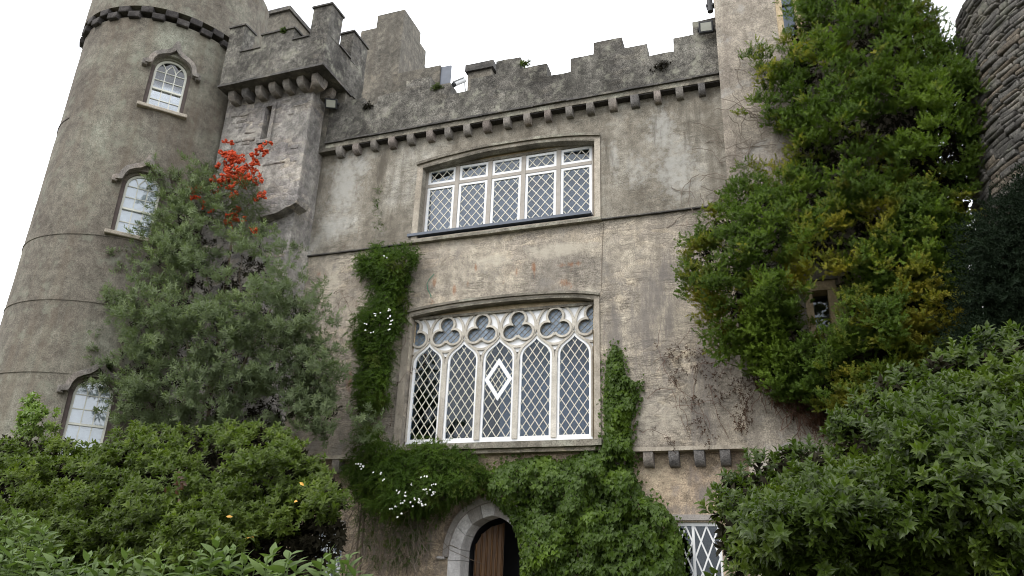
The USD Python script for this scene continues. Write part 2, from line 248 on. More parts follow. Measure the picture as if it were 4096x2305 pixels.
M['lead'] = plain('lead_flashing', (0.085, 0.10, 0.13), 0.55, 0.2, 4)
M['room'] = plain('room_wall', (0.10, 0.10, 0.11), 0.9, 0.1, 2)
M['blind'] = plain('window_blind', (0.85, 0.86, 0.88), 0.9, 0.08, 3)
M['pane_backing'] = plain('grey_pane_backing', (0.32, 0.345, 0.385), 0.9, 0.15, 3)
M['black'] = plain('black_metal', (0.015, 0.016, 0.018), 0.45, 0.15, 9)
M['lampglass'] = plain('floodlight_glass', (0.30, 0.30, 0.26), 0.25, 0.1, 9)
M['camwhite'] = plain('camera_housing', (0.68, 0.69, 0.70), 0.4, 0.05, 9)
M['iron'] = plain('iron_pipe', (0.03, 0.03, 0.032), 0.6, 0.2, 9)
M['wire'] = plain('green_wire', (0.02, 0.17, 0.10), 0.5, 0.1, 9)
M['door'] = mat('old_oak', {'g': ('geometry', {}), 'mp': ('mapping', {'scale': (18, 18, 1.2)}), 'n': ('noise_texture', {'scale': 1.5, 'detail': 6, 'roughness': 0.6}), 'r': ('rgb_ramp', {'ramp': [(0.3, (0.085, 0.036, 0.011)), (0.55, (0.19, 0.09, 0.028)), (0.75, (0.30, 0.155, 0.055))]}), 'b': ('bump', {'strength': 0.3, 'distance': 0.01}), 'p': ('principled_bsdf', {'roughness': 0.5})},
    [('g.position', 'mp.vector'), ('mp.vector', 'n.vector'), ('n.fac', 'r.fac'), ('r.color', 'p.base_color'), ('n.fac', 'b.height'), ('b.normal', 'p.normal')], 'p.BSDF')
def glassmat(name, ior, tint, wavy=0.02):
    return mat(name, {'g': ('geometry', {}), 'n': ('noise_texture', {'scale': 7.0, 'detail': 2}), 'b': ('bump', {'strength': wavy, 'distance': 0.02}),
        't': ('transparent_bsdf', {'color': tint}), 'gl': ('glossy_bsdf', {'roughness': 0.03, 'color': (0.96, 0.97, 0.98)}), 'f': ('fresnel', {'IOR': ior}), 'mx': ('mix_closure', {})},
        [('g.position', 'n.vector'), ('n.fac', 'b.height'), ('b.normal', 'gl.normal'), ('f.fac', 'mx.fac'), ('t.BSDF', 'mx.closure1'), ('gl.BSDF', 'mx.closure2')], 'mx.closure')
M['glass'] = glassmat('leaded_glass', 1.42, (0.72, 0.80, 0.88), 0.02)
M['trefglass'] = plain('obscured_glass', (0.15, 0.195, 0.25), 0.2, 0.3, 8, spec=0.5, bump=0.15)
M['upglass'] = glassmat('upper_leaded_glass', 1.48, (0.80, 0.85, 0.91), 0.0)
M['sashglass'] = glassmat('sash_glass', 1.9, (0.9, 0.93, 0.95), 0.0)
M['bark'] = plain('bark', (0.11, 0.085, 0.06), 0.9, 0.3, 14)
M['twig'] = plain('grey_twigs', (0.16, 0.13, 0.105), 0.9, 0.3, 14)
M['redtwig'] = plain('brown_dry_stems', (0.12, 0.065, 0.045), 0.9, 0.3, 14)
M['earth'] = masonry('garden_earth', [(0, (0.05, 0.04, 0.028)), (0.5, (0.075, 0.07, 0.035)), (1, (0.07, 0.09, 0.035))], (0.03, 0.025, 0.02), bump=0.5)

# ------------------------------------------------------------------ ground
g = meshkit.arrays((np.array([[-160, -160, 0], [160, -160, 0], [160, 160, 0], [-160, 160, 0]], float), np.array([[0, 1, 2, 3]])))
put('/World', 'ground', (g[0], g[1]), M['earth'], kind='structure', label='garden earth and grass at the foot of the castle', cat='ground')

# ------------------------------------------------------------------ main castle front
castle = thing('castle_front', 'three storey castle front with stepped battlements and two wide lattice windows above the arched door', 'castle', (-6.2, 16.0, 0))
def P(pts, Y=16.0): return [ky(p, Y) for p in pts]
def spline(pts, n=40):
    from scipy.interpolate import PchipInterpolator
    p = np.array(pts, float); f = PchipInterpolator(p[:, 0], p[:, 1]); x = np.linspace(p[0, 0], p[-1, 0], n)
    return list(zip(x, f(x)))
# openings on the wall face
UPARC = spline([(-8.57, 12.12), (-7.54, 12.25), (-6.6, 12.33), (-5.56, 12.33), (-4.74, 12.27), (-3.95, 12.13)])
UPHOOD = spline([(-8.74, 12.26), (-7.70, 12.40), (-6.64, 12.47), (-5.56, 12.46), (-4.74, 12.41), (-3.80, 12.27)])
LOARC = spline([(-8.55, 7.97), (-7.71, 8.08), (-6.84, 8.13), (-5.99, 8.145), (-5.16, 8.13), (-4.36, 8.075), (-3.98, 7.99)])
LOHOOD = spline([(-8.62, 8.10), (-7.72, 8.20), (-6.84, 8.25), (-5.99, 8.26), (-5.16, 8.24), (-4.36, 8.18), (-3.84, 8.09)])
up_open = Polygon([(-8.57, 10.04)] + UPARC + [(-3.95, 10.04)])
lo_open = Polygon([(-8.55, 4.80)] + LOARC + [(-3.98, 4.80)])
STR, LED = 9.93, 4.585
XL, XR = -11.9, -0.80
upper = Polygon([(XL, STR), (XR, STR), (XR, 13.35), (XL, 13.35)]) - up_open
middle = Polygon([(XL, LED), (XR, LED), (XR, STR+0.1), (XL, STR+0.1)]) - lo_open
put(castle, 'upper_wall', rough(slab(upper, 15.955, 16.6), 0.13, 0.010, 1, axes=(0, 1, 0)), M['upper'], 35, wear={'pale': stains((870, 470, 55, 120, 1), (905, 420, 40, 60, .9), (845, 570, 60, 50, .9), (1665, 330, 40, 70, .9), (1705, 430, 60, 100, .9), (1600, 440, 40, 70, .7), (1140, 470, 12, 50, .6), (1545, 400, 14, 60, .8)), 'dark': stains((960, 430, 22, 90, 1), (1000, 500, 16, 100, .7), (1650, 310, 10, 90, 1), (1330, 320, 160, 16, .7), (1530, 400, 22, 100, .6), (795, 500, 20, 160, .9), (1745, 330, 30, 110, .7), (1700, 250, 10, 60, .9)), 'rust': stains((1100, 640, 1, 1, 0))}, label='grey brown rendered upper wall between string course and battlements')
put(castle, 'middle_wall', rough(slab(middle, 16.0, 16.62), 0.085, 0.012, 2, axes=(0, 1, 0)), M['middle'], 35, wear={'pale': stains((1240, 655, 70, 22, .9), (1400, 630, 110, 25, 1), (1150, 620, 60, 25, .7), (1640, 1050, 90, 80, .7), (840, 720, 40, 60, .8), (1480, 735, 30, 14, 1), (985, 950, 16, 100, .9)), 'dark': stains((1640, 800, 70, 130, .9), (1545, 860, 22, 110, .9), (1700, 680, 70, 50, .8), (900, 950, 35, 130, .8), (1560, 640, 40, 60, .5), (1780, 900, 60, 120, .7), (1330, 1145, 160, 10, .6), (780, 800, 20, 130, .8), (1760, 1060, 40, 60, .8)), 'rust': stains(*[((1300+x/1.813)/1.59, (700+y/1.813)/1.59, 5, 13, 1.15) for x, y in ((1090, 675), (1385, 695), (1300, 775), (1040, 795), (940, 830), (790, 785), (1795, 695), (1740, 780), (1785, 805), (1520, 672), (775, 920))], (1422, 712, 26, 12, .75), (1434, 665, 30, 6, 1), (1160, 745, 14, 14, .6), (800, 690, 14, 8, .8), (880, 960, 12, 60, .7))}, label='pinkish beige rendered wall around the large lower window')
# lower wall with door and two small windows, set back under the ledge
DY = 16.25
arch_in = [(-7.0, 2.0), (-6.98, 2.60), (-6.93, 2.79), (-6.82, 3.01), (-6.59, 3.19), (-6.30, 3.285)]
_la = np.array([ky(p, DY) for p in arch_in]); _la = np.array(arch_in)
def arch_curve():
    from scipy.interpolate import PchipInterpolator
    p = np.array(arch_in); s = np.r_[0, np.cumsum(np.hypot(*np.diff(p, axis=0).T))]
    q = np.linspace(s[1]*0.9, s[-1], 16)
    fx, fz = PchipInterpolator(s, p[:, 0]), PchipInterpolator(s, p[:, 1])
    left = [(float(fx(t)), float(fz(t))) for t in q]
    return left + [(-12.60-x, z) for x, z in left[::-1][1:]]
ARCH = arch_curve()
door_open = Polygon([(ARCH[0][0], 0.05)] + ARCH + [(ARCH[-1][0], 0.05)])
arch_outer = door_open.buffer(0.30, join_style=1)
rwin, lwin = sbox(-2.36, 1.1, -1.53, 3.17), sbox(-10.75, 1.1, -9.93, 3.03)
lower = sbox(XL, -0.2, XR, LED+0.05) - arch_outer.intersection(sbox(-9, -1, -4, 5)) - rwin - lwin
put(castle, 'lower_wall', rough(slab(lower, DY, 16.75), 0.13, 0.014, 3, axes=(0, 1, 0)), M['lower'], 35, wear={'pale': stains((1650, 1190, 70, 50, .7)), 'dark': stains((1745, 1200, 14, 30, 1), (1775, 1240, 40, 22, 1), (1700, 1280, 90, 14, .8), (1820, 1250, 30, 60, .7), (1000, 1350, 160, 120, .7)), 'rust': stains((1640, 1140, 1, 1, 0))}, label='warm buff rendered lower wall below the ledge')
# string lip and ledge
def lip(x0, x1, z, y0, y1, t, seed):
    return rough(bx(x0, x1, y0, y1, z-t, z), 0.25, 0.012, seed, freq=2.2)
put(castle, 'string_course', lip(XL, -8.62, STR+0.012, 15.915, 15.99, 0.028, 5), M['slate'], 35)
put(castle, 'string_course', lip(-3.93, XR, STR+0.012, 15.915, 15.99, 0.028, 6), M['slate'], 35)
for a, b, s in ((XL, -9.6, 7), (-3.5, XR, 8)):
    put(castle, 'ledge', rough(bx(a, b, 15.965, 16.3, LED-0.05, LED+0.03), 0.2, 0.010, s, freq=2.0), M['dressed'], 35)
# corbels: a quarter-round block
def corbel(x, ztop, yb, depth, h, w):
    prof = [(0, 0), (0, -h), (-depth*0.35, -h*1.0)] + [(-depth*0.35-depth*0.65*math.sin(a), -h*0.42-h*0.58*math.cos(a)) for a in np.linspace(0.25, math.pi/2, 4)] + [(-depth, 0)]
    m = m3.Manifold.extrude(m3.CrossSection([np.array(prof)[::-1]], m3.FillRule.NonZero), w)
    m = rough(m, 0.11, 0.013, int(abs(x)*977) % 5000+400, freq=6)
    return m.transform(np.array([[0, 0, 1, x-w/2], [1, 0, 0, yb], [0, 1, 0, ztop]], float))
def cmat(): return M[random.choice(['corbel', 'corbel', 'corbel', 'corbel2', 'corbel3'])]
for x in (-3.45, -2.86, -2.34, -1.83, -1.33, -10.2, -10.9):
    put(castle, 'corbel', corbel(x+random.uniform(-.01, .01), LED-0.05, 16.3, 0.31, 0.30, 0.2), cmat(), 50)
# parapet with stepped merlons
prof = [(-11.62, 14.56), (-10.52, 14.56), (-10.50, 14.28), (-10.08, 14.28), (-10.06, 14.53), (-9.22, 14.56), (-9.22, 14.86), (-8.50, 14.86), (-8.50, 14.50), (-7.85, 14.50), (-7.85, 14.13), (-7.27, 14.13), (-7.27, 14.50), (-6.55, 14.50), (-6.55, 14.90), (-5.88, 14.90), (-5.88, 14.51), (-5.14, 14.51),
        (-5.14, 14.12), (-4.50, 14.12), (-4.50, 14.53), (-3.90, 14.53), (-3.90, 14.89), (-3.18, 14.89), (-3.18, 14.53), (-2.55, 14.53), (-2.55, 14.15), (-1.90, 14.15), (-1.90, 14.53), (-1.43, 14.53), (-1.43, 14.91), (-0.8, 14.91)]
para = Polygon([(-11.62, 13.29)] + prof + [(-0.8, 13.29)])
put(castle, 'parapet', rough(slab(para, 15.72, 16.14), 0.11, 0.026, 9, freq=2.0), M['parapet'], 40, label='dark lichened parapet with stepped merlons')
x = -11.6; k = 0
while x < -0.85:
    w = random.uniform(0.55, 0.95); x1 = min(x+w, -0.8)
    put(castle, 'coping_slab', rough(bx(x+0.004, x1-0.004, 15.68-random.uniform(0, .02), 16.1, 13.235+random.uniform(-.008, .008), 13.285), 0.2, 0.01, 100+k, freq=3), M['slate'], 35); x = x1; k += 1
put(castle, 'corbel_table', rough(bx(-11.58, -0.8, 15.735, 16.05, 13.10, 13.232), 0.18, 0.008, 12, freq=2.5), M['hood'], 35)
put(castle, 'soffit_shade_slab', rough(bx(-11.57, -0.81, 15.76, 15.975, 13.072, 13.098), 0.2, 0.006, 13, freq=2.5), M['bandstone'], 35)  # dark strip added for the shade between the corbels
for x in (-11.14, -10.62, -10.05, -9.50, -8.94, -8.39, -7.84, -7.31, -6.76, -6.21, -5.66, -5.10, -4.56, -4.01, -3.45, -2.90, -2.35, -1.81, -1.30):
    put(castle, 'corbel', corbel(x+random.uniform(-.015, .015), 13.10, 15.96, 0.225, random.uniform(.24, .27), random.uniform(.155, .205)), cmat(), 50)
# body behind the front: rooms and roof, so that the windows look into real dark rooms
for nm, b in (('floor_slab', (-11.8, -0.9, 16.62, 21, 9.3, 9.6)), ('floor_slab', (-11.8, -0.9, 16.75, 21, 4.1, 4.4)), ('roof_slab', (-11.8, -0.9, 16.14, 21, 13.2, 13.5)), ('floor_slab', (-11.8, -0.9, 16.76, 21, -0.1, 0.02)),
              ('room_wall', (-11.8, -0.9, 21, 21.3, 0, 13.2)), ('room_wall', (-11.9, -11.8, 16.62, 21, 0, 13.2)), ('room_wall', (-0.9, -0.8, 16.62, 21, 0, 13.2))):
    put(castle, nm, bx(*b), M['room'])

# ---- lattice window making
def lattice(poly, cx, cz, w, h, came):
    """Bars and panes of a diamond lattice within a polygon (x, z). Returns (bars polygon, [pane polygons])."""
    x0, z0, x1, z1 = poly.bounds; L = (x1-x0)+(z1-z0)+2; s = h/w
    lines = []
    n = int(L/w)+4
    for i in range(-n, n+1):
        for sg in (1, -1):
            px = cx+i*w
            lines.append(LineString([(px-L, cz-sg*s*L), (px+L, cz+sg*s*L)]))
    bars = unary_union([l.intersection(poly.buffer(0.01)).buffer(came/2, cap_style=2) for l in lines if l.intersects(poly)])
    panes = [p for p in polys(poly-bars) if p.area > 2e-4]
    return bars.intersection(poly), panes
def pane_mesh(p, y, tilt=0.012):
    """A thin pane, leaning a hair in its lead as old panes do."""
    p = p.buffer(0.004, join_style=2)
    m = slab(p, y-0.002, y+0.002); c = p.centroid; a, b = rng.normal(0, tilt, 2)
    return m.warp_batch(lambda q: np.stack([q[:, 0], q[:, 1]+a*(q[:, 0]-c.x)+b*(q[:, 2]-c.y), q[:, 2]], 1))
def ring(poly, w): return poly - poly.buffer(-w, join_style=2)

GY = 16.23                                            # plane of the window lights
kw = GY/16.0
def K(poly): return affinity.scale(affinity.translate(poly, 0, -1.6), kw, kw, origin=(0, 0)).buffer(0) if False else affinity.affine_transform(poly, [kw, 0, 0, kw, 0, 1.6-1.6*kw])
def window_thing(name, label): 
    p = free(castle[0], name); x = UsdGeom.Xform.Define(stage, p); data(x.GetPrim(), label=label); return (p, castle[1])

# ---- upper window: five lights with top lights
uw = window_thing('upper_window', 'wide upper window of five square headed lattice lights')
frame_out = Polygon([(-8.74, 10.0)] + UPHOOD + [(-3.80, 10.0)])
surround = (frame_out - up_open)
put(uw, 'stone_surround', rough(slab(surround.buffer(-0.004), 15.925, 15.97), 0.3, 0.003, 15), M['dressed'], 35)
hood = Polygon(UPHOOD + [(x, z-0.075) for x, z in UPHOOD[::-1]])
put(uw, 'hood_mould', rough(slab(hood, 15.86, 15.95), 0.25, 0.004, 16), M['hood'], 35)
inner = Polygon([(x, z+0.012) for x, z in UPARC] + [(x, z-0.05) for x, z in UPARC[::-1]])
put(uw, 'arch_moulding', slab(inner, 15.90, 16.14), M['hood'], 35)
lights_box = sbox(-8.44, 10.05, -3.985, 12.06)
ub = K(Polygon([(-8.62, 9.95), (-8.62, 12.12)] + [(x, z+0.1) for x, z in UPARC] + [(-3.90, 12.12), (-3.90, 9.95)]))
put(uw, 'reveal_panel', slab(ub - K(sbox(-8.45, 9.90, -3.98, 12.0)), GY-0.03, GY+0.16), M['buff'], label='buff stone panel filling the arch above the lights')
put(uw, 'head_bar', slab(K(sbox(-8.46, 12.0, -3.97, 12.07)), GY-0.075, GY+0.05), M['hood'])
mx = [-7.57, -6.665, -5.765, -4.85]
for x in mx: put(uw, 'mullion', slab(K(sbox(x-0.055, 10.05, x+0.055, 12.0)), GY-0.06, GY+0.05), M['greywood'])
edges = [-8.45] + mx + [-3.98]
put(uw, 'jamb_post', slab(K(sbox(-8.45, 10.05, -8.40, 12.0)), GY-0.055, GY+0.05), M['greywood']); put(uw, 'jamb_post', slab(K(sbox(-4.01, 10.05, -3.975, 12.0)), GY-0.055, GY+0.05), M['greywood'])
allp = []
for i in range(5):
    a, b = edges[i]+(0.05 if i == 0 else 0.055), edges[i+1]-(0.035 if i == 4 else 0.055)
    put(uw, 'transom', slab(K(sbox(a, 11.475, b, 11.565)), GY-0.05, GY+0.05), M['greywood'])
    for z0, z1 in ((10.055, 11.475), (11.565, 12.0)):
        fr = sbox(a+0.003, z0+0.003, b-0.003, z1-0.003); gl = fr.buffer(-0.062, join_style=2)
        put(uw, 'casement_frame', slab(K(fr-gl), GY-0.035, GY+0.03), M['white'])
        bars, panes = lattice(gl, (a+b)/2, (z0+z1)/2, 0.235, 0.277, 0.019)
        put(uw, 'lattice_bars', slab(K(bars), GY-0.012, GY+0.012), M['came'])
        for q in panes: put(uw, 'pane', pane_mesh(K(q), GY, 0.003), M['upglass'])
put(uw, 'lead_flashing', slab(K(sbox(-8.70, 9.98, -3.97, 10.05)), 15.87, GY+0.03), M['lead'])
put(uw, 'sill', rough(bx(-8.84, -3.78, 15.86, 16.1, 9.90, 9.975), 0.2, 0.012, 18, freq=2.5), M['hood'], 35)
put(uw, 'pane_backing', bx(-8.75, -3.9, 16.66, 16.67, 9.6, 12.6), M['pane_backing'])  # grey sheet close behind the lights, gives the panes their tone

# ---- lower window: five ogee lights under trefoil tracery
lw = window_thing('lower_window', 'large lower window of five ogee headed lattice lights under trefoil tracery')
lframe = Polygon([(-8.74, 4.77)] + [(-8.72, 8.08)] + LOHOOD[1:-1] + [(-3.85, 8.08), (-3.83, 4.77)])
put(lw, 'stone_surround', rough(slab((lframe - lo_open).buffer(-0.004), 15.955, 16.015), 0.3, 0.003, 21), M['dressed'], 35)
hood = Polygon(LOHOOD + [(x, z-0.06) for x, z in LOHOOD[::-1]])
put(lw, 'hood_mould', rough(slab(hood, 15.89, 15.98), 0.25, 0.004, 22), M['hood'], 35)
inner = Polygon([(x, z+0.012) for x, z in LOARC] + [(x, z-0.045) for x, z in LOARC[::-1]])
put(lw, 'arch_moulding', slab(inner, 15.945, 16.18), M['hood'], 35)
lb = K(Polygon([(-8.60, 4.78), (-8.60, 7.9)] + [(x, z+0.08) for x, z in LOARC] + [(-3.93, 7.9), (-3.93, 4.78)]))
put(lw, 'reveal_panel', slab(lb - K(sbox(-8.40, 4.70, -4.0, 7.84)), GY-0.01, GY+0.16), M['buff'], label='buff stone panel filling the arch above the tracery')
put(lw, 'head_bar', slab(K(sbox(-8.44, 7.815, -3.97, 7.875)), GY-0.11, GY+0.05), M['hood'])
C5 = [-7.985, -7.095, -6.20, -5.31, -4.42]; HW = 0.385
half = [(HW, 6.66), (0.381, 6.76), (0.355, 6.85), (0.30, 6.935), (0.22, 7.005), (0.135, 7.07), (0.06, 7.14), (0.0, 7.225)]
def ogee(cx, grow=0.0):
    p = Polygon([(cx-HW, 4.87)] + [(cx-x, z) for x, z in half] + [(cx+x, z) for x, z in half[::-1][1:]] + [(cx+HW, 4.87)])
    return p.buffer(grow, join_style=2) if grow else p
def trefoil(tx, grow=0.0):
    p = unary_union([Point(tx, 7.625).buffer(0.165, 24), Point(tx-0.185, 7.315).buffer(0.165, 24), Point(tx+0.185, 7.315).buffer(0.165, 24), Polygon([(tx-0.1, 7.56), (tx+0.1, 7.56), (tx+0.14, 7.30), (tx, 7.22), (tx-0.14, 7.30)])])
    return p.buffer(grow)
T6 = [-8.43, -7.54, -6.645, -5.755, -4.865, -3.975]
zone = sbox(-8.405, 4.86, -4.0, 7.82)
og = unary_union([ogee(c) for c in C5]); tf = unary_union([trefoil(t) for t in T6])
ogs = unary_union([Polygon([(c-HW-0.06, 6.55)] + [(c-x*1.0-0.055*min(1, x/0.2+0.35), z+0.012) for x, z in half] + [(c+x+0.055*min(1, x/0.2+0.35), z+0.012) for x, z in half[::-1]] + [(c+HW+0.06, 6.55)]) for c in C5])
def onion(t, grow): return affinity.scale(Point(t, 7.44).buffer(1.0, 40), 0.425+grow, 0.475+grow)
ribs = unary_union([(onion(t, 0.025)-onion(t, -0.03)) for t in T6])
ribs = unary_union([ribs, tf.buffer(0.058)]) - tf - og
ribs = ribs.intersection(sbox(-8.405, 6.9, -4.0, 7.82))
mull = (sbox(-8.405, 4.86, -4.0, 6.8).union(ogs.intersection(zone))) - og
tre_ring = (tf.buffer(0.05) - tf).intersection(zone)
put(lw, 'tracery', slab(K(unary_union([ribs, ogs.intersection(zone)-og]).buffer(0)), GY-0.075, GY+0.05), M['tracery'])
put(lw, 'trefoil_ring', slab(K(tre_ring), GY-0.10, GY+0.04), M['tracery'])
put(lw, 'spandrel_panel', slab(K(sbox(-8.405, 6.85, -4.0, 7.82)-og-tf.buffer(0.02)), GY-0.028, GY+0.03), M['white'])
mxl = [-8.405]+[(a+b)/2 for a, b in zip(C5, C5[1:])]+[-4.0]
for i, x in enumerate(mxl):
    a, b = (x, C5[0]-HW) if i == 0 else ((C5[4]+HW, x) if i == 5 else (C5[i-1]+HW, C5[i]-HW))
    if b-a > 0.004:
        put(lw, 'mullion', slab(K(sbox(a, 4.87, b, 6.66)), GY-0.085, GY+0.05).refine_to_length(0.5), M['tracery'])
for i, c in enumerate(C5):
    o = ogee(c); fr = o - o.buffer(-0.052, join_style=2); gl = o.buffer(-0.052, join_style=2)
    put(lw, 'light_frame', slab(K(fr), GY-0.045, GY+0.03), M['white'])
    if i == 2:
        dia = Polygon([(c, 6.73), (c+0.335, 6.235), (c, 5.74), (c-0.335, 6.235)]); din = Polygon([(c, 6.58), (c+0.23, 6.235), (c, 5.89), (c-0.23, 6.235)])
        put(lw, 'diamond_frame', slab(K(dia-din), GY-0.035, GY+0.025), M['white'])
        b1, p1 = lattice(gl-dia, c, 6.235, 0.222, 0.33, 0.0165); b2, p2 = lattice(din, c, 6.235, 0.15, 0.225, 0.014)
        bars, panes = unary_union([b1, b2]), p1+p2
    else:
        bars, panes = lattice(gl, c, 6.13, 0.195, 0.285, 0.0165)
    put(lw, 'lattice_bars', slab(K(bars), GY-0.014, GY+0.014), M['came'])
    for q in panes: put(lw, 'pane', pane_mesh(K(q), GY, 0.007), M['glass'])
for t in T6:
    q = trefoil(t).intersection(zone)
    bars, panes = lattice(q.buffer(0.01), t, 7.4, 0.15, 0.15, 0.01)
    put(lw, 'trefoil_leads', slab(K(bars), GY-0.012, GY+0.006), M['hood'])
    for r_ in panes: put(lw, 'trefoil_pane', pane_mesh(K(r_), GY, 0.01), M['trefglass'])
put(lw, 'bottom_rail', slab(K(sbox(-8.405, 4.80, -4.0, 4.872)), GY-0.05, GY+0.05), M['white'])
put(lw, 'sill', rough(bx(-8.80, -3.80, 15.86, 16.2, 4.665, 4.80), 0.2, 0.008, 25, freq=2.0), M['hood'], 35)
put(lw, 'pane_backing', bx(-6.5, -4.0, 16.95, 16.97, 4.4, 8.0), M['pane_backing'])  # added sheet: its grey stands in for sky reflected in the right lights

# ---- small ground floor windows
def small_window(rect, label):
    w = window_thing('ground_window', label); x0, z0, x1, z1 = rect.bounds; y = DY+0.10; xm = x0+0.29 if x0 > -5 else x0+0.40
    put(w, 'outer_frame', slab(rect.buffer(-0.002)-sbox(x0+0.03, z0+0.06, xm-0.025, z1-0.07)-sbox(xm+0.025, z0+0.06, x1-0.045, z1-0.07), y-0.03, y+0.05), M['white'])
    for a, b in ((x0+0.03, xm-0.025), (xm+0.025, x1-0.045)):
        gl = sbox(a, z0+0.06, b, z1-0.07)
        bars, panes = lattice(gl, (a+b)/2, z1-0.07, 0.235, 0.58, 0.03)
        put(w, 'lattice_bars', slab(bars, y-0.015, y+0.015), M['white'])
        for q in panes: put(w, 'pane', pane_mesh(q, y), M['glass'])
    put(w, 'lintel', rough(bx(x0-0.12, x1+0.02, DY-0.05, DY+0.06, z1+0.03, z1+0.14), 0.15, 0.01, 31, freq=3), M['archstone2'], 35)
small_window(rwin, 'small white lattice window right of the ivy, partly behind the bush')
small_window(lwin, 'small lattice window mostly hidden behind the left hedge')

# ---- pointed doorway
dw = window_thing('doorway', 'pointed stone doorway with an open plank door, half covered by ivy')
full = arch_outer.intersection(sbox(-9, 0.0, -4, 5)); band = full - door_open
apex = (-6.30, 2.35)
cuts = [-200]; zs = []
def sector(a0, a1):
    pts = [apex] + [(apex[0]+4*math.sin(t), apex[1]+4*math.cos(t)) for t in np.linspace(math.radians(a0), math.radians(a1), 6)]
    return Polygon(pts)
vo = band.intersection(sbox(-9, 2.36, -4, 5))
hoodring = (arch_outer.buffer(0.10)-arch_outer.buffer(-0.03)).intersection(sbox(-9, 2.42, -4, 5))
angs = [-92, -72, -49, -31, -14, 3, 22, 45, 68, 92]
for i, (a, b) in enumerate(zip(angs, angs[1:])):
    q = vo.intersection(sector(a, b)).buffer(-0.005)
    for r_ in polys(q): put(dw, 'arch_stone', slab(r_, DY-0.03+random.uniform(-.006, .006), 16.72), M['archstone2'] if i in (3, 5) else M['archstone'])
for side in (-1, 1):
    for z0, z1 in ((0.02, 0.62), (0.62, 1.2), (1.2, 1.8), (1.8, 2.36)):
        q = band.intersection(sbox(-9, z0, -6.3, z1) if side < 0 else sbox(-6.3, z0, -4, z1)).buffer(-0.005)
        for r_ in polys(q): put(dw, 'jamb_stone', slab(r_, DY-0.025+random.uniform(-.006, .006), 16.72), M['archstone'])
for i, (a, b) in enumerate(((-93, -60), (-60, -28), (-28, 0), (0, 28), (28, 60), (60, 93))):
    q = hoodring.intersection(sector(a, b)).buffer(-0.004)
    for r_ in polys(q): put(dw, 'hood_mould', rough(slab(r_, DY-0.10, DY+0.05), 0.15, 0.004, 35+i), M['archstone2'], 35)
for s in (-1, 1):
    xx = -6.30+s*1.13; put(dw, 'label_stop', cbx(xx-0.09, xx+0.09, DY-0.115, DY+0.05, 2.37, 2.43, 0.02), M['archstone'])
# the door leaf stands ajar, hinged on the left
hx, hy, ang = -7.03, 17.1, math.radians(20)
def leafpt(m): return m.rotate([0, 0, math.degrees(ang)]).translate([hx, hy, 0])
leaf_poly = Polygon([(0, 0.05), (0, 2.60), (0.06, 2.80), (0.16, 2.98), (0.36, 3.14), (0.66, 3.24), (0.66, 0.05)])
put(dw, 'door_leaf', leafpt(slab(leaf_poly, 0.0, 0.05)), M['door'], label='brown oak door leaf standing ajar')
for i, x in enumerate(np.linspace(0.02, 0.60, 6)):
    for z0, z1 in ((0.1, 0.9), (1.0, 1.95), (2.10, 3.2)):
        q = sbox(x, z0, x+0.04, z1).intersection(leaf_poly.buffer(-0.01))
        for r_ in polys(q): put(dw, 'door_batten', leafpt(cbx(*[r_.bounds[0], r_.bounds[2]], -0.065, 0.0, r_.bounds[1], r_.bounds[3], 0.014)), M['door'])
for z in (0.92, 1.97):
    put(dw, 'door_rail', leafpt(cbx(0.0, 0.66, -0.075, 0.0, z, z+0.11, 0.012)), M['door'])
    put(dw, 'door_stud', leafpt(m3.Manifold.batch_boolean([m3.Manifold.sphere(0.014, 8).translate([x, -0.075, z+dz]) for x in np.linspace(0.05, 0.6, 8) for dz in (0.02, 0.09)], m3.OpType.Add)), M['iron'], kind='stuff')
for nm, b in (('hall_wall', (-7.35, -7.3, 17.5, 19.6, 0, 4)), ('hall_wall', (-5.3, -5.25, 16.75, 19.6, 0, 4)), ('hall_wall', (-7.35, -5.25, 19.6, 19.65, 0, 4)), ('hall_ceiling', (-7.35, -5.25, 16.75, 19.6, 3.6, 3.65))):
    put(dw, nm, bx(*b), M['room'])

# ------------------------------------------------------------------ round tower
TC = np.array([-17.367, 15.231]); TR = 2.46; TN = np.array([0.75184, -0.65935]); TT = np.array([0.65935, 0.75184])
tower = thing('round_tower', 'tall round rendered tower with three ogee hooded sash windows at the left end', 'tower', (TC[0], TC[1], 0))
def tw(m):
    """From a frame at the tower (x along the face, y inwards from the axis, z up) to the world."""
    return m.transform(np.array([[TT[0], -TN[0], 0, TC[0]], [TT[1], -TN[1], 0, TC[1]], [0, 0, 1, 0]], float))
def cyl(r, z0, z1, n=128): return m3.Manifold.cylinder(z1-z0, r, r, n).translate([0, 0, z0])
WINS = [(13.77, 15.06, 15.47, 15.92), (9.93, 11.38, 11.74, 12.19), (4.25, 5.78, 6.14, 6.62)]
body = cyl(TR, -0.2, 16.62)
for zs_, zf, zh, zt in WINS:
    rec = Polygon([(-0.52, zs_), (-0.52, zf)] + [(x, zf+(zh-zf)*math.sqrt(max(0, 1-(x/0.52)**2))+0.05) for x in np.linspace(-0.5, 0.5, 11)] + [(0.52, zf), (0.52, zs_)])
    body = body - slab(rec, -TR-0.5, -TR+0.36)
body = body - cyl(TR-0.45, 0.2, 16.4)
put(tower, 'shaft', rough(tw(body), 0.22, 0.012, 41), M['tower'], 35, label='plain rendered shaft stained brown and green')
for z, s in ((9.80, 1), (8.02, 2), (6.2, 3), (13.47, 4)):
    ringm = cyl(TR+0.018, z-0.02, z+0.012)-cyl(TR-0.1, z-0.05, z+0.05)
    if s == 4: ringm = ringm ^ bx(-5, -2.2, -5, 5, 0, 20)
    put(tower, 'drip_course', rough(tw(ringm), 0.3, 0.006, 42+s, freq=2), M['jamb'] if s == 4 else M['tower'], 35)
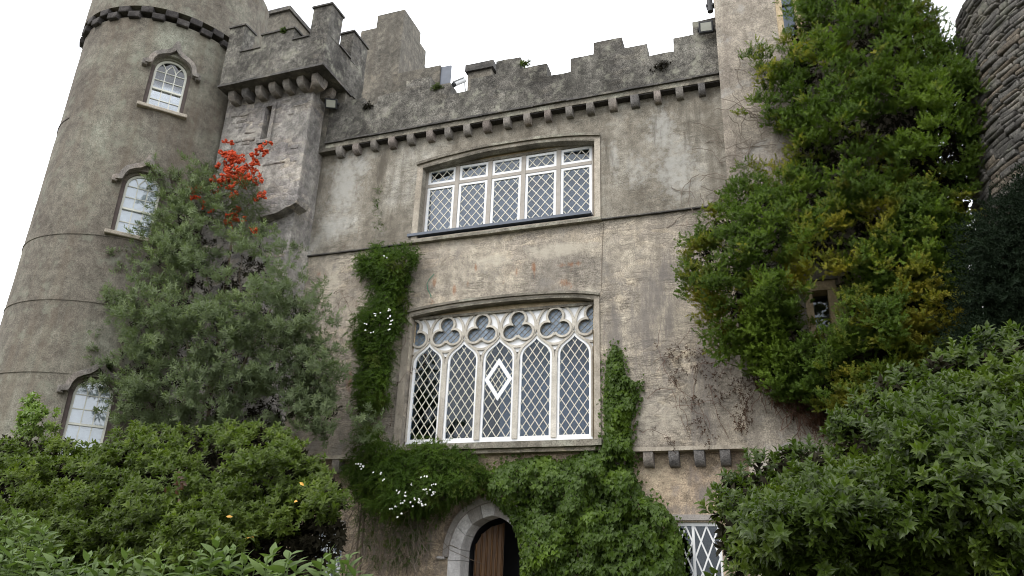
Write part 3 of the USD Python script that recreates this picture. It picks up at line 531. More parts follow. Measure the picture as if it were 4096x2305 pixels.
for j in range(48):                                   # corbel band: alternate blocks high and low
    a0 = 2*math.pi*j/48
    z0, z1 = ((16.74, 16.95) if j % 2 else (16.56, 16.76))
    blk = cbx(-0.165, 0.165, -TR-0.125, -TR+0.2, z0, z1, 0.02).rotate([0, 0, math.degrees(a0)])
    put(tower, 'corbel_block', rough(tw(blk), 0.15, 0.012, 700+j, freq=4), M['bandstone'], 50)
ptop = cyl(TR+0.12, 16.94, 18.35)-cyl(TR-0.35, 16.8, 19.5)
put(tower, 'parapet', rough(tw(ptop), 0.2, 0.015, 47), M['tower'], 35)
for j, a in enumerate(np.radians([-100, -30, 60, 130, 200])):   # stepped merlons
    for hw, z1 in ((0.42, 18.85), (0.20, 19.32)):
        seg = (cyl(TR+0.12, 18.30 if hw > 0.3 else 18.80, z1)-cyl(TR-0.35, 18, 19.8)) ^ bx(-hw*TR, hw*TR, -TR-1, 0, 18, 20).rotate([0, 0, math.degrees(a)])
        put(tower, 'merlon', rough(tw(seg), 0.2, 0.015, 60+j), M['tower'], 35)
def ogee_hood(zf, zt):
    h = [(-0.70, zf+0.02), (-0.585, zf+0.04), (-0.55, zf+0.20), (-0.47, zf+0.34), (-0.34, zf+0.43), (-0.19, zf+0.50), (-0.07, zf+0.62), (0.0, zt)]
    from scipy.interpolate import PchipInterpolator
    pts = h+[(-x, z) for x, z in h[::-1][1:]]
    return LineString(pts)
for wi, (zs_, zf, zh, zt) in enumerate(WINS):
    nm = ['top', 'middle', 'lowest'][wi]
    p = free(tower[0], 'sash_window'); xf = UsdGeom.Xform.Define(stage, p); data(xf.GetPrim(), label=f'cream sash window under an ogee hood, {nm} of the three on the round tower'); w = (p, tower[1])
    yv = -TR+0.20                                     # plane of the sash
    ol = ogee_hood(zf, zt)
    hoodp = ol.buffer(0.062, join_style=1, cap_style=2)
    put(w, 'hood_mould', rough(tw(slab(hoodp, -TR-0.13, -TR+0.16)), 0.12, 0.005, 50+wi), M['corbel'], 35)
    for s in (-1, 1): put(w, 'label_stop', tw(cbx(s*0.70-0.07, s*0.70+0.07, -TR-0.08, -TR+0.30, zf-0.08, zf+0.09, 0.02)), M['corbel'])
    infill = Polygon(list(ol.coords)[2:-2]+[(0.5, zf), (-0.5, zf)]).buffer(0.01)
    op = Polygon([(-0.425, zs_), (-0.425, zf)]+[(x, zf+(zh-zf)*math.sqrt(max(0, 1-(x/0.425)**2))) for x in np.linspace(-0.425, 0.425, 25)[1:-1]]+[(0.425, zf), (0.425, zs_)])
    put(w, 'head_infill', tw(slab((infill-op.buffer(0.004)), yv-0.08, yv+0.1)), M['tower'])
    put(w, 'jamb', tw(bx(-0.53, -0.43, yv-0.12, yv+0.06, zs_, zf+0.05)), M['jamb']); put(w, 'jamb', tw(bx(0.43, 0.53, yv-0.12, yv+0.06, zs_, zf+0.05)), M['jamb'])
    put(w, 'sill', rough(tw(cbx(-0.64, 0.64, -TR-0.10, -TR+0.34, zs_-0.10, zs_, 0.015)), 0.2, 0.006, 53+wi), M['dressed'], 35)
    fr = op - op.buffer(-0.055, join_style=2); gl = op.buffer(-0.055, join_style=2)
    put(w, 'sash_frame', tw(slab(fr, yv-0.02, yv+0.06)), M['cream'])
    zm = zs_+(zf+0.12-zs_)*0.49
    put(w, 'meeting_rail', tw(bx(-0.372, 0.372, yv-0.045, yv+0.04, zm-0.025, zm+0.025)), M['cream'])
    bars = []
    for x in (-0.127, 0.127): bars.append(sbox(x-0.012, zs_, x+0.012, zf-0.02))
    for z in (zs_+(zm-zs_)*0.52, zm+(zf-zm)*0.5, zf-0.02): bars.append(sbox(-0.4, z-0.010, 0.4, z+0.010))
    zz = zf-0.02
    for c in (-0.254, 0.0, 0.254):
        for s in (-1, 1):
            bars.append(LineString([(c+s*0.127, zz), (c+s*0.11, zz+0.10), (c+s*0.06, zz+0.20), (c, zz+0.28)]).buffer(0.010))
    bars = unary_union(bars).intersection(gl)
    put(w, 'glazing_bars', tw(slab(bars, yv-0.012, yv+0.02)), M['cream'])
    for q in polys(gl-bars):
        if q.area > 0.0008: put(w, 'pane', tw(pane_mesh(q, yv+0.015, 0.0015)), M['sashglass'])
    put(w, 'blind', tw(bx(-0.43, 0.43, yv+0.062, yv+0.068, zs_ if wi else zs_, zh)), M['blind'] if wi else M['pane_backing'])

# ------------------------------------------------------------------ square turret between tower and front
turret = thing('square_turret', 'square stone turret on a corbel table between the round tower and the castle front', 'turret', (-12.9, 15.0, 0))
slit = sbox(-13.30, 13.30, -13.08, 14.38)
shaft = bx(-14.75, -11.80, 15.12, 18.0, -0.2, 14.98) - slab(slit, 14.5, 15.55)
put(turret, 'shaft', rough(shaft, 0.16, 0.018, 71, freq=1.6), M['turret'], 35, label='grey stone shaft with rubble showing through the render')
put(turret, 'shaft', rough(bx(-11.82, -11.17, 15.74, 17.0, 13.0, 14.98), 0.16, 0.012, 72), M['keep'], 35, label='pale rendered return beside the parapet')
pp = bx(-14.60, -11.14, 14.5, 16.52, 14.99, 16.02)-bx(-14.2, -11.5, 14.9, 16.2, 15.2, 17)
put(turret, 'parapet', rough(pp, 0.12, 0.018, 73, freq=2), M['parapet'], 40)
def merlon(x0, x1, y0, y1, z0, z1, cap=True, s=0):
    put(turret, 'merlon', rough(bx(x0, x1, y0, y1, z0, z1), 0.13, 0.015, 80+s, freq=2), M['parapet'], 40)
    if cap: put(turret, 'coping_slab', rough(bx(x0-0.04, x1+0.04, y0-0.045, y1+0.04, z1, z1+0.055), 0.2, 0.008, 90+s, freq=3), M['slate'], 35)
merlon(-14.60, -14.08, 14.5, 14.95, 16.0, 17.0, s=1); merlon(-13.38, -12.30, 14.5, 14.92, 16.0, 16.45, s=2); merlon(-11.74, -11.14, 14.5, 15.08, 16.0, 17.0, s=3)
merlon(-11.58, -11.14, 15.70, 16.50, 16.0, 17.0, s=4); merlon(-14.60, -14.1, 15.9, 16.5, 16.0, 17.0, s=5)
for x0, x1, y0, y1 in ((-14.08, -13.38, 14.46, 14.95), (-12.30, -11.74, 14.46, 14.95), (-11.55, -11.10, 15.08, 15.70)):
    put(turret, 'coping_slab', rough(bx(x0, x1, y0, y1, 16.025, 16.07), 0.2, 0.008, 95, freq=3), M['slate'], 35)
put(turret, 'corbel_table', rough(bx(-14.63, -11.12, 14.47, 16.0, 14.92, 14.985), 0.2, 0.012, 97, freq=2.5), M['slate'], 35)
for x in np.linspace(-14.35, -11.55, 7):
    put(turret, 'corbel', corbel(x, 14.92, 15.14, random.uniform(.38, .42), random.uniform(.27, .31), 0.20), cmat(), 50)
for y in (15.1, 15.55):
    put(turret, 'corbel', corbel(0, 14.92, 0, 0.4, 0.30, 0.20).rotate([0, 0, 90]).translate([-11.82, y, 0]), M['corbel'])
put(turret, 'corbel', corbel(0, 14.92, 0, 0.46, 0.31, 0.20).rotate([0, 0, 45]).translate([-11.86, 15.16, 0]), M['corbel'])
prof = Polygon([(-12.75, 10.62), (-12.1, 10.72), (-11.55, 10.92), (-11.5, 11.06), (-12.1, 11.30), (-12.8, 11.35)])
put(turret, 'slit_surround', slab(slit.buffer(0.12, join_style=2)-slit, 15.06, 15.3), M['turret'])
put(turret, 'weathered_ledge', rough(slab(prof, 14.80, 15.3), 0.10, 0.035, 99, freq=3), M['turret'], 35, label='broken stone ledge jutting from the shaft')
# individual stones grinning through the turret render
for i in range(95):
    cx_, cz = random.uniform(-14.5, -12.0), random.uniform(9.0, 14.7)
    if -13.5 < cx_ < -12.9 and cz > 13.0: continue
    w_, h_ = random.uniform(0.08, 0.22), random.uniform(0.035, 0.085)
    put(turret, 'stone', rough(cbx(cx_-w_, cx_+w_, 15.085+random.uniform(0, .03), 15.25, cz-h_, cz+h_, 0.03), 0.12, 0.03, 200+i, freq=4), M['turret'] if random.random() < .65 else M['corbel'], 50)

# ------------------------------------------------------------------ towers behind
keep = thing('rear_keep', 'square battlemented tower rising behind the turret and the castle roof', 'tower', (-12.7, 21, 0))
put(keep, 'shaft', rough(bx(-17.0, -12.72, 21, 26.0, 0, 21.55), 0.3, 0.02, 110), M['keep'], 35)
put(keep, 'parapet', rough(bx(-14.57, -12.72, 21, 21.6, 21.5, 22.15)+bx(-13.3, -12.72, 21.05, 22.45, 21.5, 22.15), 0.2, 0.02, 111), M['keep'], 35)
put(keep, 'merlon', rough(bx(-13.9, -12.72, 21, 22.42, 22.1, 22.75), 0.2, 0.02, 112), M['keep'], 35)
put(keep, 'merlon', rough(bx(-13.3, -12.72, 22.42, 23.0, 21.5, 22.28), 0.2, 0.02, 113), M['keep'], 35)
put(keep, 'lamp', m3.Manifold.sphere(0.09, 12).translate([-12.62, 23.1, 21.2]), plain('red_lamp_paint', (0.25, 0.04, 0.04), 0.5), label='small dark red lamp on the side wall')
stair = thing('stair_block', 'flat capped stone block standing behind the turret battlements', 'tower', (-15.5, 18, 0))
put(stair, 'shaft', rough(bx(-16.9, -15.62, 18, 20.4, 0, 20.9), 0.25, 0.015, 115), M['keep'], 35)
put(stair, 'coping_slab', rough(bx(-17.0, -15.55, 17.9, 20.5, 20.9, 21.06), 0.3, 0.01, 116), M['slate'], 35)
gable = thing('roof_gable', 'low rendered gable with a glazed edge behind the parapet, left of the gap', 'wall', (-9.3, 18, 0))
put(gable, 'gable_wall', rough(bx(-11.0, -9.35, 17.9, 18.2, 13.5, 17.05), 0.2, 0.015, 117), M['keep'], 35)
put(gable, 'glazed_edge', bx(-9.34, -9.0, 17.95, 18.0, 13.5, 17.0), M['lead'])
ch = thing('chimney', 'squat rendered chimney stack with one pot behind the parapet', 'chimney', (-8, 18, 0))
put(ch, 'stack', rough(bx(-8.42, -7.66, 18.0, 18.8, 13.5, 16.62), 0.2, 0.01, 118), M['keep'], 35)
put(ch, 'cap', rough(bx(-8.50, -7.58, 17.92, 18.9, 16.62, 16.86), 0.2, 0.012, 119), M['slate'], 35)
put(ch, 'pot', m3.Manifold.cylinder(0.22, 0.13, 0.11, 16).translate([-8.0, 18.3, 16.85]), M['iron'], 40)

# ------------------------------------------------------------------ side tower under the climber
ivt = thing('side_tower', 'square rendered side tower almost hidden under the climbing shrub', 'tower', (1.1, 15.35, 0))
SY = 15.35
s1, s2 = sbox(0.58, 6.62, 0.86, 7.46), sbox(0.64, 13.62, 0.90, 16.2)
f1, f2 = sbox(0.44, 6.5, 1.03, 7.66), sbox(0.50, 13.5, 1.04, 16.3)
face = sbox(-0.86, -0.2, 3.14, 18.0)-f1-f2
put(ivt, 'front_wall', rough(slab(face, SY, SY+0.5), 0.18, 0.015, 121, axes=(0, 1, 0)), M['ivytower'], 35)
put(ivt, 'side_wall', rough(bx(-0.86, -0.36, SY+0.505, 20, -0.2, 18), 0.3, 0.01, 122), M['ivytower'], 35); put(ivt, 'side_wall', rough(bx(2.64, 3.14, SY+0.505, 20, -0.2, 18), 0.3, 0.01, 123), M['ivytower'], 35)
put(ivt, 'back_wall', bx(-0.36, 2.64, 19.5, 20, -0.2, 18), M['ivytower']); put(ivt, 'roof_slab', bx(-0.36, 2.64, SY+0.505, 19.5, 17.5, 17.8), M['slate'])
for s_, f_, n_ in ((s1, f1, 'lower slit window with worn buff stone jambs'), (s2, f2, 'top slit window with buff stone jambs')):
    p = free(ivt[0], 'slit_window'); xf = UsdGeom.Xform.Define(stage, p); data(xf.GetPrim(), label=n_); w = (p, ivt[1])
    x0, z0, x1, z1 = f_.bounds; a0, b0, a1, b1 = s_.bounds
    for nm, r_ in (('jamb_stone', (x0, b0, a0, b1)), ('jamb_stone', (a1, b0, x1, b1)), ('sill', (x0, z0, x1, b0)), ('lintel', (x0, b1, x1, z1))):
        put(w, nm, rough(slab(sbox(*r_).buffer(-0.003), SY-0.03, SY+0.45), 0.2, 0.008, 125), M['buff'], 35)
    put(w, 'pane', bx(a0, a1, SY+0.3, SY+0.305, b0, b1), M['glass'])
    put(w, 'glazing_bar', bx(a0, a1, SY+0.27, SY+0.298, (b0*0.55+b1*0.45)-0.012, (b0*0.55+b1*0.45)+0.012), M['black'])
put(ivt, 'hood_mould', rough(bx(0.40, 1.08, SY-0.10, SY+0.05, 7.66, 7.73), 0.15, 0.008, 126), M['hood'], 35)
# round headed blind recess and plaque low on the tower
arc = Point(0.02, 4.02).buffer(0.52, 24)-Point(0.02, 4.02).buffer(0.42, 24)
put(ivt, 'relieving_arch', rough(slab(arc.intersection(sbox(-1, 4.06, 1, 5)), SY-0.03, SY+0.1), 0.12, 0.012, 127), M['archstone2'], 35)
plq = thing('wall_plaque', 'small oval plaque with a painted crest on the side tower above the right bush', 'plaque', (0.0, SY-0.02, 3.9))
put(plq, 'board', slab(affinity.scale(Point(0.0, 3.9).buffer(1, 20), 0.2, 0.14), SY-0.045, SY-0.012), M['archstone'])
put(plq, 'crest', slab(affinity.scale(Point(0.0, 3.93).buffer(1, 6), 0.11, 0.05).union(sbox(-0.13, 3.83, 0.13, 3.85)), SY-0.055, SY-0.046), plain('blue_crest', (0.10, 0.13, 0.24), 0.6))
dp = thing('downpipe', 'black iron downpipe at the corner of the side tower above the parapet', 'pipe', (-0.93, 15.45, 14.7))
put(dp, 'pipe', tube([(-0.96, 15.42, 14.85), (-0.96, 15.42, 16), (-0.96, 15.42, 17.6)], 0.07, 10), M['iron'], 40)
for z in (15.0, 16.2): put(dp, 'bracket', cbx(-1.05, -0.86, 15.36, 15.52, z, z+0.06, 0.01), M['iron'])

# ------------------------------------------------------------------ rubble tower at the right edge
RC = np.array([17*math.sin(math.radians(25.3)), 17*math.cos(math.radians(25.3))])
def RRz(z): return 2.92 if z > 13.15 else 3.30+0.08*(13.15-z)
rub = thing('rubble_tower', 'old tower of bare slate rubble at the right edge of the picture', 'tower', (RC[0], RC[1], 0))
def rc(m): return m.translate([RC[0], RC[1], 0])
put(rub, 'core', rc(m3.Manifold.cylinder(13.35, RRz(0)-0.06, RRz(13.1)-0.06, 48).translate([0, 0, -0.2])+cyl(2.92-0.07, 13.1, 20, 48)), M['mortar'], 35)
r2 = random.Random(5); n = 0; zz = 8.0; small = []
while zz < 16.8:
    a = 176+r2.uniform(0, 8); h = r2.uniform(.07, .17)
    while a < 236:
        wd = r2.uniform(3.0, 9); R_ = RRz(zz)
        w_ = math.radians(wd-0.4)*R_/2
        blk = cbx(-w_, w_, -R_-r2.uniform(-.01, .05), -R_+0.25, zz, zz+h-0.012, 0.025).rotate([0, 0, a+wd/2+90])
        blk = rough(blk, 0.3 if n < 900 else 2, 0.04, 300+n, freq=4)
        if n < 300: put(rub, 'stone', rc(blk), M['rubble'] if r2.random() < .7 else M['rubble2'], 50)
        else: small.append(arr(rc(blk)))
        a += wd; n += 1
    zz += h
if small: put(rub, 'stonework', join(small), M['rubble'], 50, kind='stuff')

# ------------------------------------------------------------------ lamps and camera
def floodlight(label, c, yaw, tilt=35):
    c = np.array(c, float); t = thing('floodlight', label, 'floodlight', c)
    def T(m): return m.rotate([tilt, 0, 0]).rotate([0, 0, yaw]).translate(list(c))
    put(t, 'housing', T(cbx(-0.17, 0.17, -0.05, 0.07, -0.14, 0.14, 0.015)), M['black'])
    put(t, 'lens', T(bx(-0.125, 0.125, -0.056, -0.049, -0.10, 0.10)), M['lampglass'])
    put(t, 'bracket', T(cbx(-0.20, -0.175, -0.02, 0.20, -0.02, 0.02, 0.004)), M['black']); put(t, 'bracket', T(cbx(0.175, 0.20, -0.02, 0.20, -0.02, 0.02, 0.004)), M['black'])
    put(t, 'bracket', T(cbx(-0.20, 0.20, 0.17, 0.21, -0.03, 0.03, 0.006)), M['black'])
floodlight('black floodlight under the corbel table of the turret', at(833, 261, 15.5), 25)
floodlight('black floodlight on the parapet beside the side tower', at(1776, 69, 15.5), 5, 20)
scp = at(1162, 205, 15.8); sc = thing('security_camera', 'white security camera with a dark lens on the parapet gap', 'camera', scp)
def T(m): return m.rotate([38, 0, 0]).rotate([0, 0, -52]).translate(list(scp))
put(sc, 'housing', T(m3.Manifold.cylinder(0.34, 0.062, 0.062, 14).rotate([90, 0, 0]).translate([0, 0.10, 0])), M['camwhite'], 40)
put(sc, 'lens', T(m3.Manifold.cylinder(0.06, 0.066, 0.066, 14).rotate([90, 0, 0]).translate([0, -0.24, 0])), M['black'], 40)
put(sc, 'sunshield', T(cbx(-0.08, 0.08, -0.28, 0.10, 0.058, 0.07, 0.004)), M['camwhite'])
put(sc, 'bracket', tube([scp+[0.06, 0.06, -0.02], scp+[0.06, 0.10, -0.16], scp+[0.06, 0.16, -0.24]], 0.02, 8), M['camwhite'], 40)
w0 = [at(u, v, 15.965) for u, v in ((1092, 690), (1080, 703), (1074, 715), (1076, 728), (1082, 740), (1085, 748))]
wt = put('/World', 'green_wire', tube(w0, 0.009, 6), M['wire'], 40, label='short curved green wire stuck to the wall above the lower window', cat='wire')
cb = [at(u, v, 15.985) for u, v in ((1518, 562), (1516, 600), (1514, 660), (1512, 735))]
put('/World', 'wall_cable', tube(cb, 0.0045, 6), M['bark'], 40, label='thin brown cable running down the wall right of the windows', cat='cable')

# ------------------------------------------------------------------ plants
# leaf shapes: (vertices, faces) with the stalk at the origin, the blade along +y, its face towards +z
def leaf2(L, w, fold=0.25):                            # two triangles folded along the midrib
    return np.array([[0, 0, 0], [w/2, L*0.45, fold*w], [0, L, 0], [-w/2, L*0.45, fold*w]]), np.array([[0, 1, 2], [0, 2, 3]])
def leaf6(L, w, fold=0.2, droop=0.12):                 # six triangles, rounder, tip bent down
    v = np.array([[0, 0, 0], [w*0.38, L*0.25, fold*w*.8], [w*0.5, L*0.55, fold*w], [0, L, -droop*L], [-w*0.5, L*0.55, fold*w], [-w*0.38, L*0.25, fold*w*.8], [0, L*0.5, 0]])
    return v, np.array([[0, 1, 6], [1, 2, 6], [2, 3, 6], [3, 4, 6], [4, 5, 6], [5, 0, 6]])
def heart(L):                                          # ivy: broad, heart shaped
    v = np.array([[0, 0, 0], [L*0.30, -L*0.16, .03*L], [L*0.48, L*0.14, .05*L], [L*0.26, L*0.52, .03*L], [0, L, -.12*L], [-L*0.26, L*0.52, .03*L], [-L*0.48, L*0.14, .05*L], [-L*0.30, -L*0.16, .03*L], [0, L*0.35, -.02*L]])
    return v, np.array([[0, 1, 8], [1, 2, 8], [2, 3, 8], [3, 4, 8], [4, 5, 8], [5, 6, 8], [6, 7, 8], [7, 0, 8]])
def unit(a): return a/(np.linalg.norm(a, axis=-1, keepdims=True)+1e-12)
def frames(y, z):
    """Rotation matrices with columns x, y, z from an axis and a wished-for face direction."""
    y = unit(y); x = unit(np.cross(y, z)); z = np.cross(x, y)
    return np.stack([x, y, z], -1)
def scatter(tpl, pos, R, s):
    v, f = tpl; n = len(pos)
    V = np.einsum('nij,kj->nki', R, v)*np.asarray(s).reshape(-1, 1, 1)+pos[:, None]
    F = f[None]+(np.arange(n)*len(v))[:, None, None]
    return V.reshape(-1, 3), F.reshape(-1, 3)
def sprig(leaf, n, length, spread, g, base=0.1, size=(0.75, 1.1), flat=0.0, bend=0.3):
    """A shoot along +y with n leaves in a spiral (or in two ranks when flat)."""
    out = []
    for i in range(n):
        t = base+(1-base)*(i+0.5)/n
        ph = i*2.39996+g.uniform(-.4, .4) if flat < 0.5 else (i % 2)*math.pi+g.uniform(-.5, .5)
        th = spread*(1.15-0.55*t)+g.uniform(-.15, .15)
        d = np.array([math.sin(th)*math.cos(ph), math.cos(th), math.sin(th)*math.sin(ph)])
        p = np.array([0, t*length, -bend*length*t*t])
        up = np.array([0.0, 1.0, 0.35]) if flat < 0.5 else np.array([0, 0.2, 1.0])
        R = frames(d[None], up[None]); out.append(scatter(leaf, p[None], R, [g.uniform(*size)*(1-0.25*t)]))
    return join(out)
def inside(poly, n, g):
    x0, y0, x1, y1 = poly.bounds; pts = np.zeros((0, 2)); prep = shapely.prepare(poly)
    while len(pts) < n:
        q = np.stack([g.uniform(x0, x1, 2*n+50), g.uniform(y0, y1, 2*n+50)], 1)
        pts = np.vstack([pts, q[shapely.contains_xy(poly, q[:, 0], q[:, 1])]])
    return pts[:n]
def clumps(outline, yback, thick, n, edge, g, holes=(), rough_=0.5, gap=0.0, gs_=70.0):
    """Centres of leaf clumps filling a body whose silhouette follows an outline; the body bulges towards the viewer away from its rim."""
    poly = Polygon(outline).buffer(0)
    for h in holes: poly = poly-Polygon(h)
    poly = max(polys(poly), key=lambda q: q.area)
    pts = inside(poly, n, g)
    if gap: pts = pts[meshkit.fbm(np.stack([pts[:, 0]/gs_, pts[:, 1]/gs_, np.full(n, 4.4)], 1), 3, 31) > gap-0.08*g.random(n)]; n = len(pts)
    d = np.array([poly.exterior.distance(Point(p)) for p in pts])
    b = np.sqrt(np.clip(1-(1-np.clip(d/edge, 0, 1))**2, 0, 1))
    lump = meshkit.fbm(np.stack([pts[:, 0]/90, pts[:, 1]/90, np.zeros(n)], 1), 3, 3)
    depth = thick*b*np.clip(0.25+0.75*g.random(n)**rough_+(lump-0.5)*1.2, 0, 1.25)
    yb = np.array([yback(*p) if callable(yback) else yback for p in pts])
    return np.array([at(p[0], p[1], y-dd) for p, y, dd in zip(pts, yb, depth)]), d
def grow(c, per, r, g, tpls, up=0.5, out=0.8, front=0.35, jitter=0.5, droop=0.0, size=(0.8, 1.15), flatten=0.8, shell=0.5):
    """Shoots around every clump centre, pointing outwards, to the light and a little at random. Returns one mesh."""
    n = len(c)*per
    o = unit(g.normal(size=(n, 3)))*(g.random(n)[:, None]**shell); o[:, 2] *= flatten
    rr = np.repeat(r if np.ndim(r) else np.full(len(c), r), per)[:, None]
    pos = np.repeat(c, per, 0)+o*rr
    d = unit(o*out+np.array([0, -front, up-droop])+g.normal(size=(n, 3))*jitter)
    zz = unit(np.array([0, -0.25, 1.0])+g.normal(size=(n, 3))*0.35)
    R = frames(d, zz); k = g.integers(0, len(tpls), n); parts = []
    for i, t in enumerate(tpls):
        m = k == i
        parts.append(scatter(t, pos[m], R[m], g.uniform(*size, m.sum())))
    return join(parts)
def branches(base, tips, r0, g, wob=0.12, sides=5):
    out = []
    for t in tips:
        k = np.linspace(0, 1, 7)[:, None]; p = base+(t-base)*k; p[:, 2] += np.sin(k[:, 0]*math.pi)*0.10*np.linalg.norm(t-base)
        p[1:-1] += g.normal(size=(5, 3))*wob
        out.append(tube(p, np.linspace(r0, r0*0.25, 7), sides))
    return join(out)
def curves(parent, name, lines, width, m, kind='stuff', label=None):
    p = free(parent[0], name); c = UsdGeom.BasisCurves.Define(stage, p); c.CreateTypeAttr('linear')
    c.CreateCurveVertexCountsAttr(Vt.IntArray([len(l) for l in lines])); pts = np.vstack(lines)-parent[1]
    c.CreatePointsAttr(Vt.Vec3fArray.FromNumpy(pts.astype(np.float32))); c.CreateWidthsAttr(Vt.FloatArray.FromNumpy(np.full(len(pts), width, np.float32))); c.SetWidthsInterpolation('vertex')
    UsdShade.MaterialBindingAPI.Apply(c.GetPrim()).Bind(m); data(c.GetPrim(), kind=kind, label=label)
def wander(p0, d, n, step, g, turn=0.25, pull=(0, 0, 0)):
    p = [np.array(p0, float)]; d = unit(np.array(d, float))
    for _ in range(n): d = unit(d+g.normal(size=3)*turn*[1, .3, 1]+np.array(pull)); p.append(p[-1]+d*step)
    return np.array(p)

L_climb = leafmat('climber_leaves', [(0, (0.06, 0.10, 0.012)), (0.4, (0.14, 0.205, 0.022)), (0.75, (0.23, 0.285, 0.032)), (0.93, (0.34, 0.32, 0.035)), (1, (0.36, 0.19, 0.03))], (0.34, 0.27, 0.03), 0.65, 0.9, rough_=0.55, trans=0.38, spec=0.25)
L_grey = leafmat('grey_willow_leaves', [(0, (0.11, 0.14, 0.072)), (0.5, (0.225, 0.27, 0.145)), (1, (0.37, 0.41, 0.25))], None, rough_=0.65, spec=0.22, trans=0.28)
L_berrybush = leafmat('berry_bush_leaves', [(0, (0.04, 0.06, 0.012)), (0.7, (0.09, 0.12, 0.022)), (1, (0.20, 0.12, 0.025))], None)
L_rhodo = leafmat('hedge_leaves', [(0, (0.055, 0.082, 0.010)), (0.5, (0.125, 0.168, 0.019)), (0.93, (0.215, 0.26, 0.035)), (1, (0.25, 0.19, 0.035))], None, rough_=0.5, spec=0.28, trans=0.28)
L_rhodo2 = leafmat('bush_leaves', [(0, (0.036, 0.058, 0.007)), (0.5, (0.095, 0.132, 0.014)), (0.92, (0.19, 0.235, 0.030)), (0.975, (0.23, 0.23, 0.04)), (1, (0.24, 0.075, 0.035))], None, rough_=0.42, spec=0.32, trans=0.25)
L_ivy = leafmat('ivy_leaves', [(0, (0.045, 0.080, 0.008)), (0.5, (0.125, 0.20, 0.016)), (1, (0.25, 0.335, 0.032))], None, rough_=0.48, spec=0.25, trans=0.3)
L_jas = leafmat('jasmine_leaves', [(0, (0.04, 0.075, 0.007)), (0.6, (0.10, 0.165, 0.014)), (1, (0.18, 0.25, 0.025))], (0.15, 0.11, 0.03), 0.3, 1.6, rough_=0.55, spec=0.25, trans=0.32)
L_dark = leafmat('shade_painted_evergreen_leaves', [(0, (0.006, 0.012, 0.005)), (1, (0.016, 0.030, 0.010))], None, rough_=0.7, spec=0.1, trans=0.05)  # deep shade put into the leaf colour, nearly black
L_pale = leafmat('pale_broad_leaves', [(0, (0.08, 0.12, 0.034)), (0.5, (0.125, 0.168, 0.052)), (1, (0.175, 0.215, 0.078))], None, rough_=0.55, trans=0.22, spec=0.25)
L_orange = leafmat('young_orange_leaves', [(0, (0.12, 0.18, 0.035)), (0.6, (0.19, 0.23, 0.045)), (0.8, (0.36, 0.13, 0.03)), (1, (0.32, 0.08, 0.025))], None)
L_dead = leafmat('dead_leaves', [(0, (0.05, 0.026, 0.016)), (1, (0.15, 0.065, 0.030))], None, spec=0.2)
L_shade_weed = leafmat('crown_shade_and_weed_leaves', [(0, (0.016, 0.014, 0.008)), (0.6, (0.030, 0.030, 0.012)), (1, (0.05, 0.04, 0.018))], None, rough_=0.8, spec=0.1, trans=0.05)  # near-black leaf tone: shade inside the crowns painted in; also weeds and moss
M['berry'] = plain('red_berries', (0.46, 0.050, 0.008), 0.5, 0.5, 6, spec=0.3)
M['petal'] = plain('white_petals', (0.68, 0.68, 0.65), 0.6, 0.05, 9)
g = np.random.default_rng(21)

# ---- climbing shrub over the side tower
cl = thing('climbing_shrub', 'huge green and yellowing climber swallowing the side tower on the right', 'climber', (1.2, 15.1, 0))
OUT = [(2010, 10), (1968, 120), (1925, 122), (1890, 150), (1932, 205), (1885, 245), (1915, 300), (1985, 330), (1990, 400), (1930, 425), (1855, 430), (1838, 500), (1790, 560), (1745, 610), (1738, 690), (1775, 780), (1800, 850), (1812, 900), (1880, 915), (1915, 960), (2010, 1000), (2080, 1045), (2150, 1075), (2230, 1040), (2320, 985), (2410, 930), (2440, 830), (2445, 720), (2420, 600), (2425, 480), (2450, 380), (2470, 280), (2445, 190), (2400, 140), (2350, 70), (2310, 5), (2270, -70), (2040, -70)]
HOLE = [(2018, 670), (2100, 670), (2128, 770), (2118, 845), (2030, 845), (2015, 780)]
tp = [sprig(leaf2(0.046, 0.036, 0.2), 17, 0.15, 1.25, g, base=0.0, bend=0.1) for _ in range(6)]
OUT = [(2420, 480) if p == (2425, 480) else p for p in OUT]
def yb(u, v): return 15.22
c, d = clumps(OUT, yb, 1.7, 900, 190, g, (HOLE,)+tuple(list(affinity.rotate(affinity.scale(Point(u, v).buffer(1, 10), a, b), r).exterior.coords) for u, v, a, b, r in ((2140, 322, 55, 22, 8), (2235, 335, 36, 24, -10), (2120, 600, 62, 34, -12), (2175, 560, 30, 30, 0), (2060, 955, 80, 20, 22), (1868, 795, 24, 52, 10), (1935, 660, 26, 34, 0), (2230, 900, 40, 24, 10), (2020, 560, 24, 30, 0), (2290, 420, 22, 34, 0))), 0.8, 0.40, 75)  # ellipse gaps bare the dark fill, shaping the shadowed voids
big = meshkit.fbm(c*[1.1, 1.1, 1.4], 3, 17)
c2 = np.repeat(c, 3, 0)+g.normal(size=(len(c)*3, 3))*[0.16, 0.12, 0.08]
f1_ = grow(c2, 11, g.uniform(0.08, 0.18, len(c2)), g, tp, up=0.55, out=0.8, front=0.55, flatten=0.6, jitter=0.4, size=(0.75, 1.15))
rim = inside(Polygon(OUT).buffer(20)-Polygon(OUT).buffer(-34)-sbox(1700, 900, 2300, 1200)-sbox(1800, 0, 2000, 480)-Polygon(HOLE).buffer(40), 330, g); rcen = np.array([at(u, v, 15.05-0.75*g.random()) for u, v in rim])
f3_ = grow(rcen, 9, g.uniform(0.08, 0.16, len(rcen)), g, tp, up=0.45, out=0.9, front=0.35, jitter=0.45, size=(0.8, 1.2))
wisp = inside(Polygon(OUT).buffer(34)-Polygon(OUT).buffer(10)-sbox(1700, 900, 2300, 1200)-sbox(1800, 0, 2000, 480), 90, g)
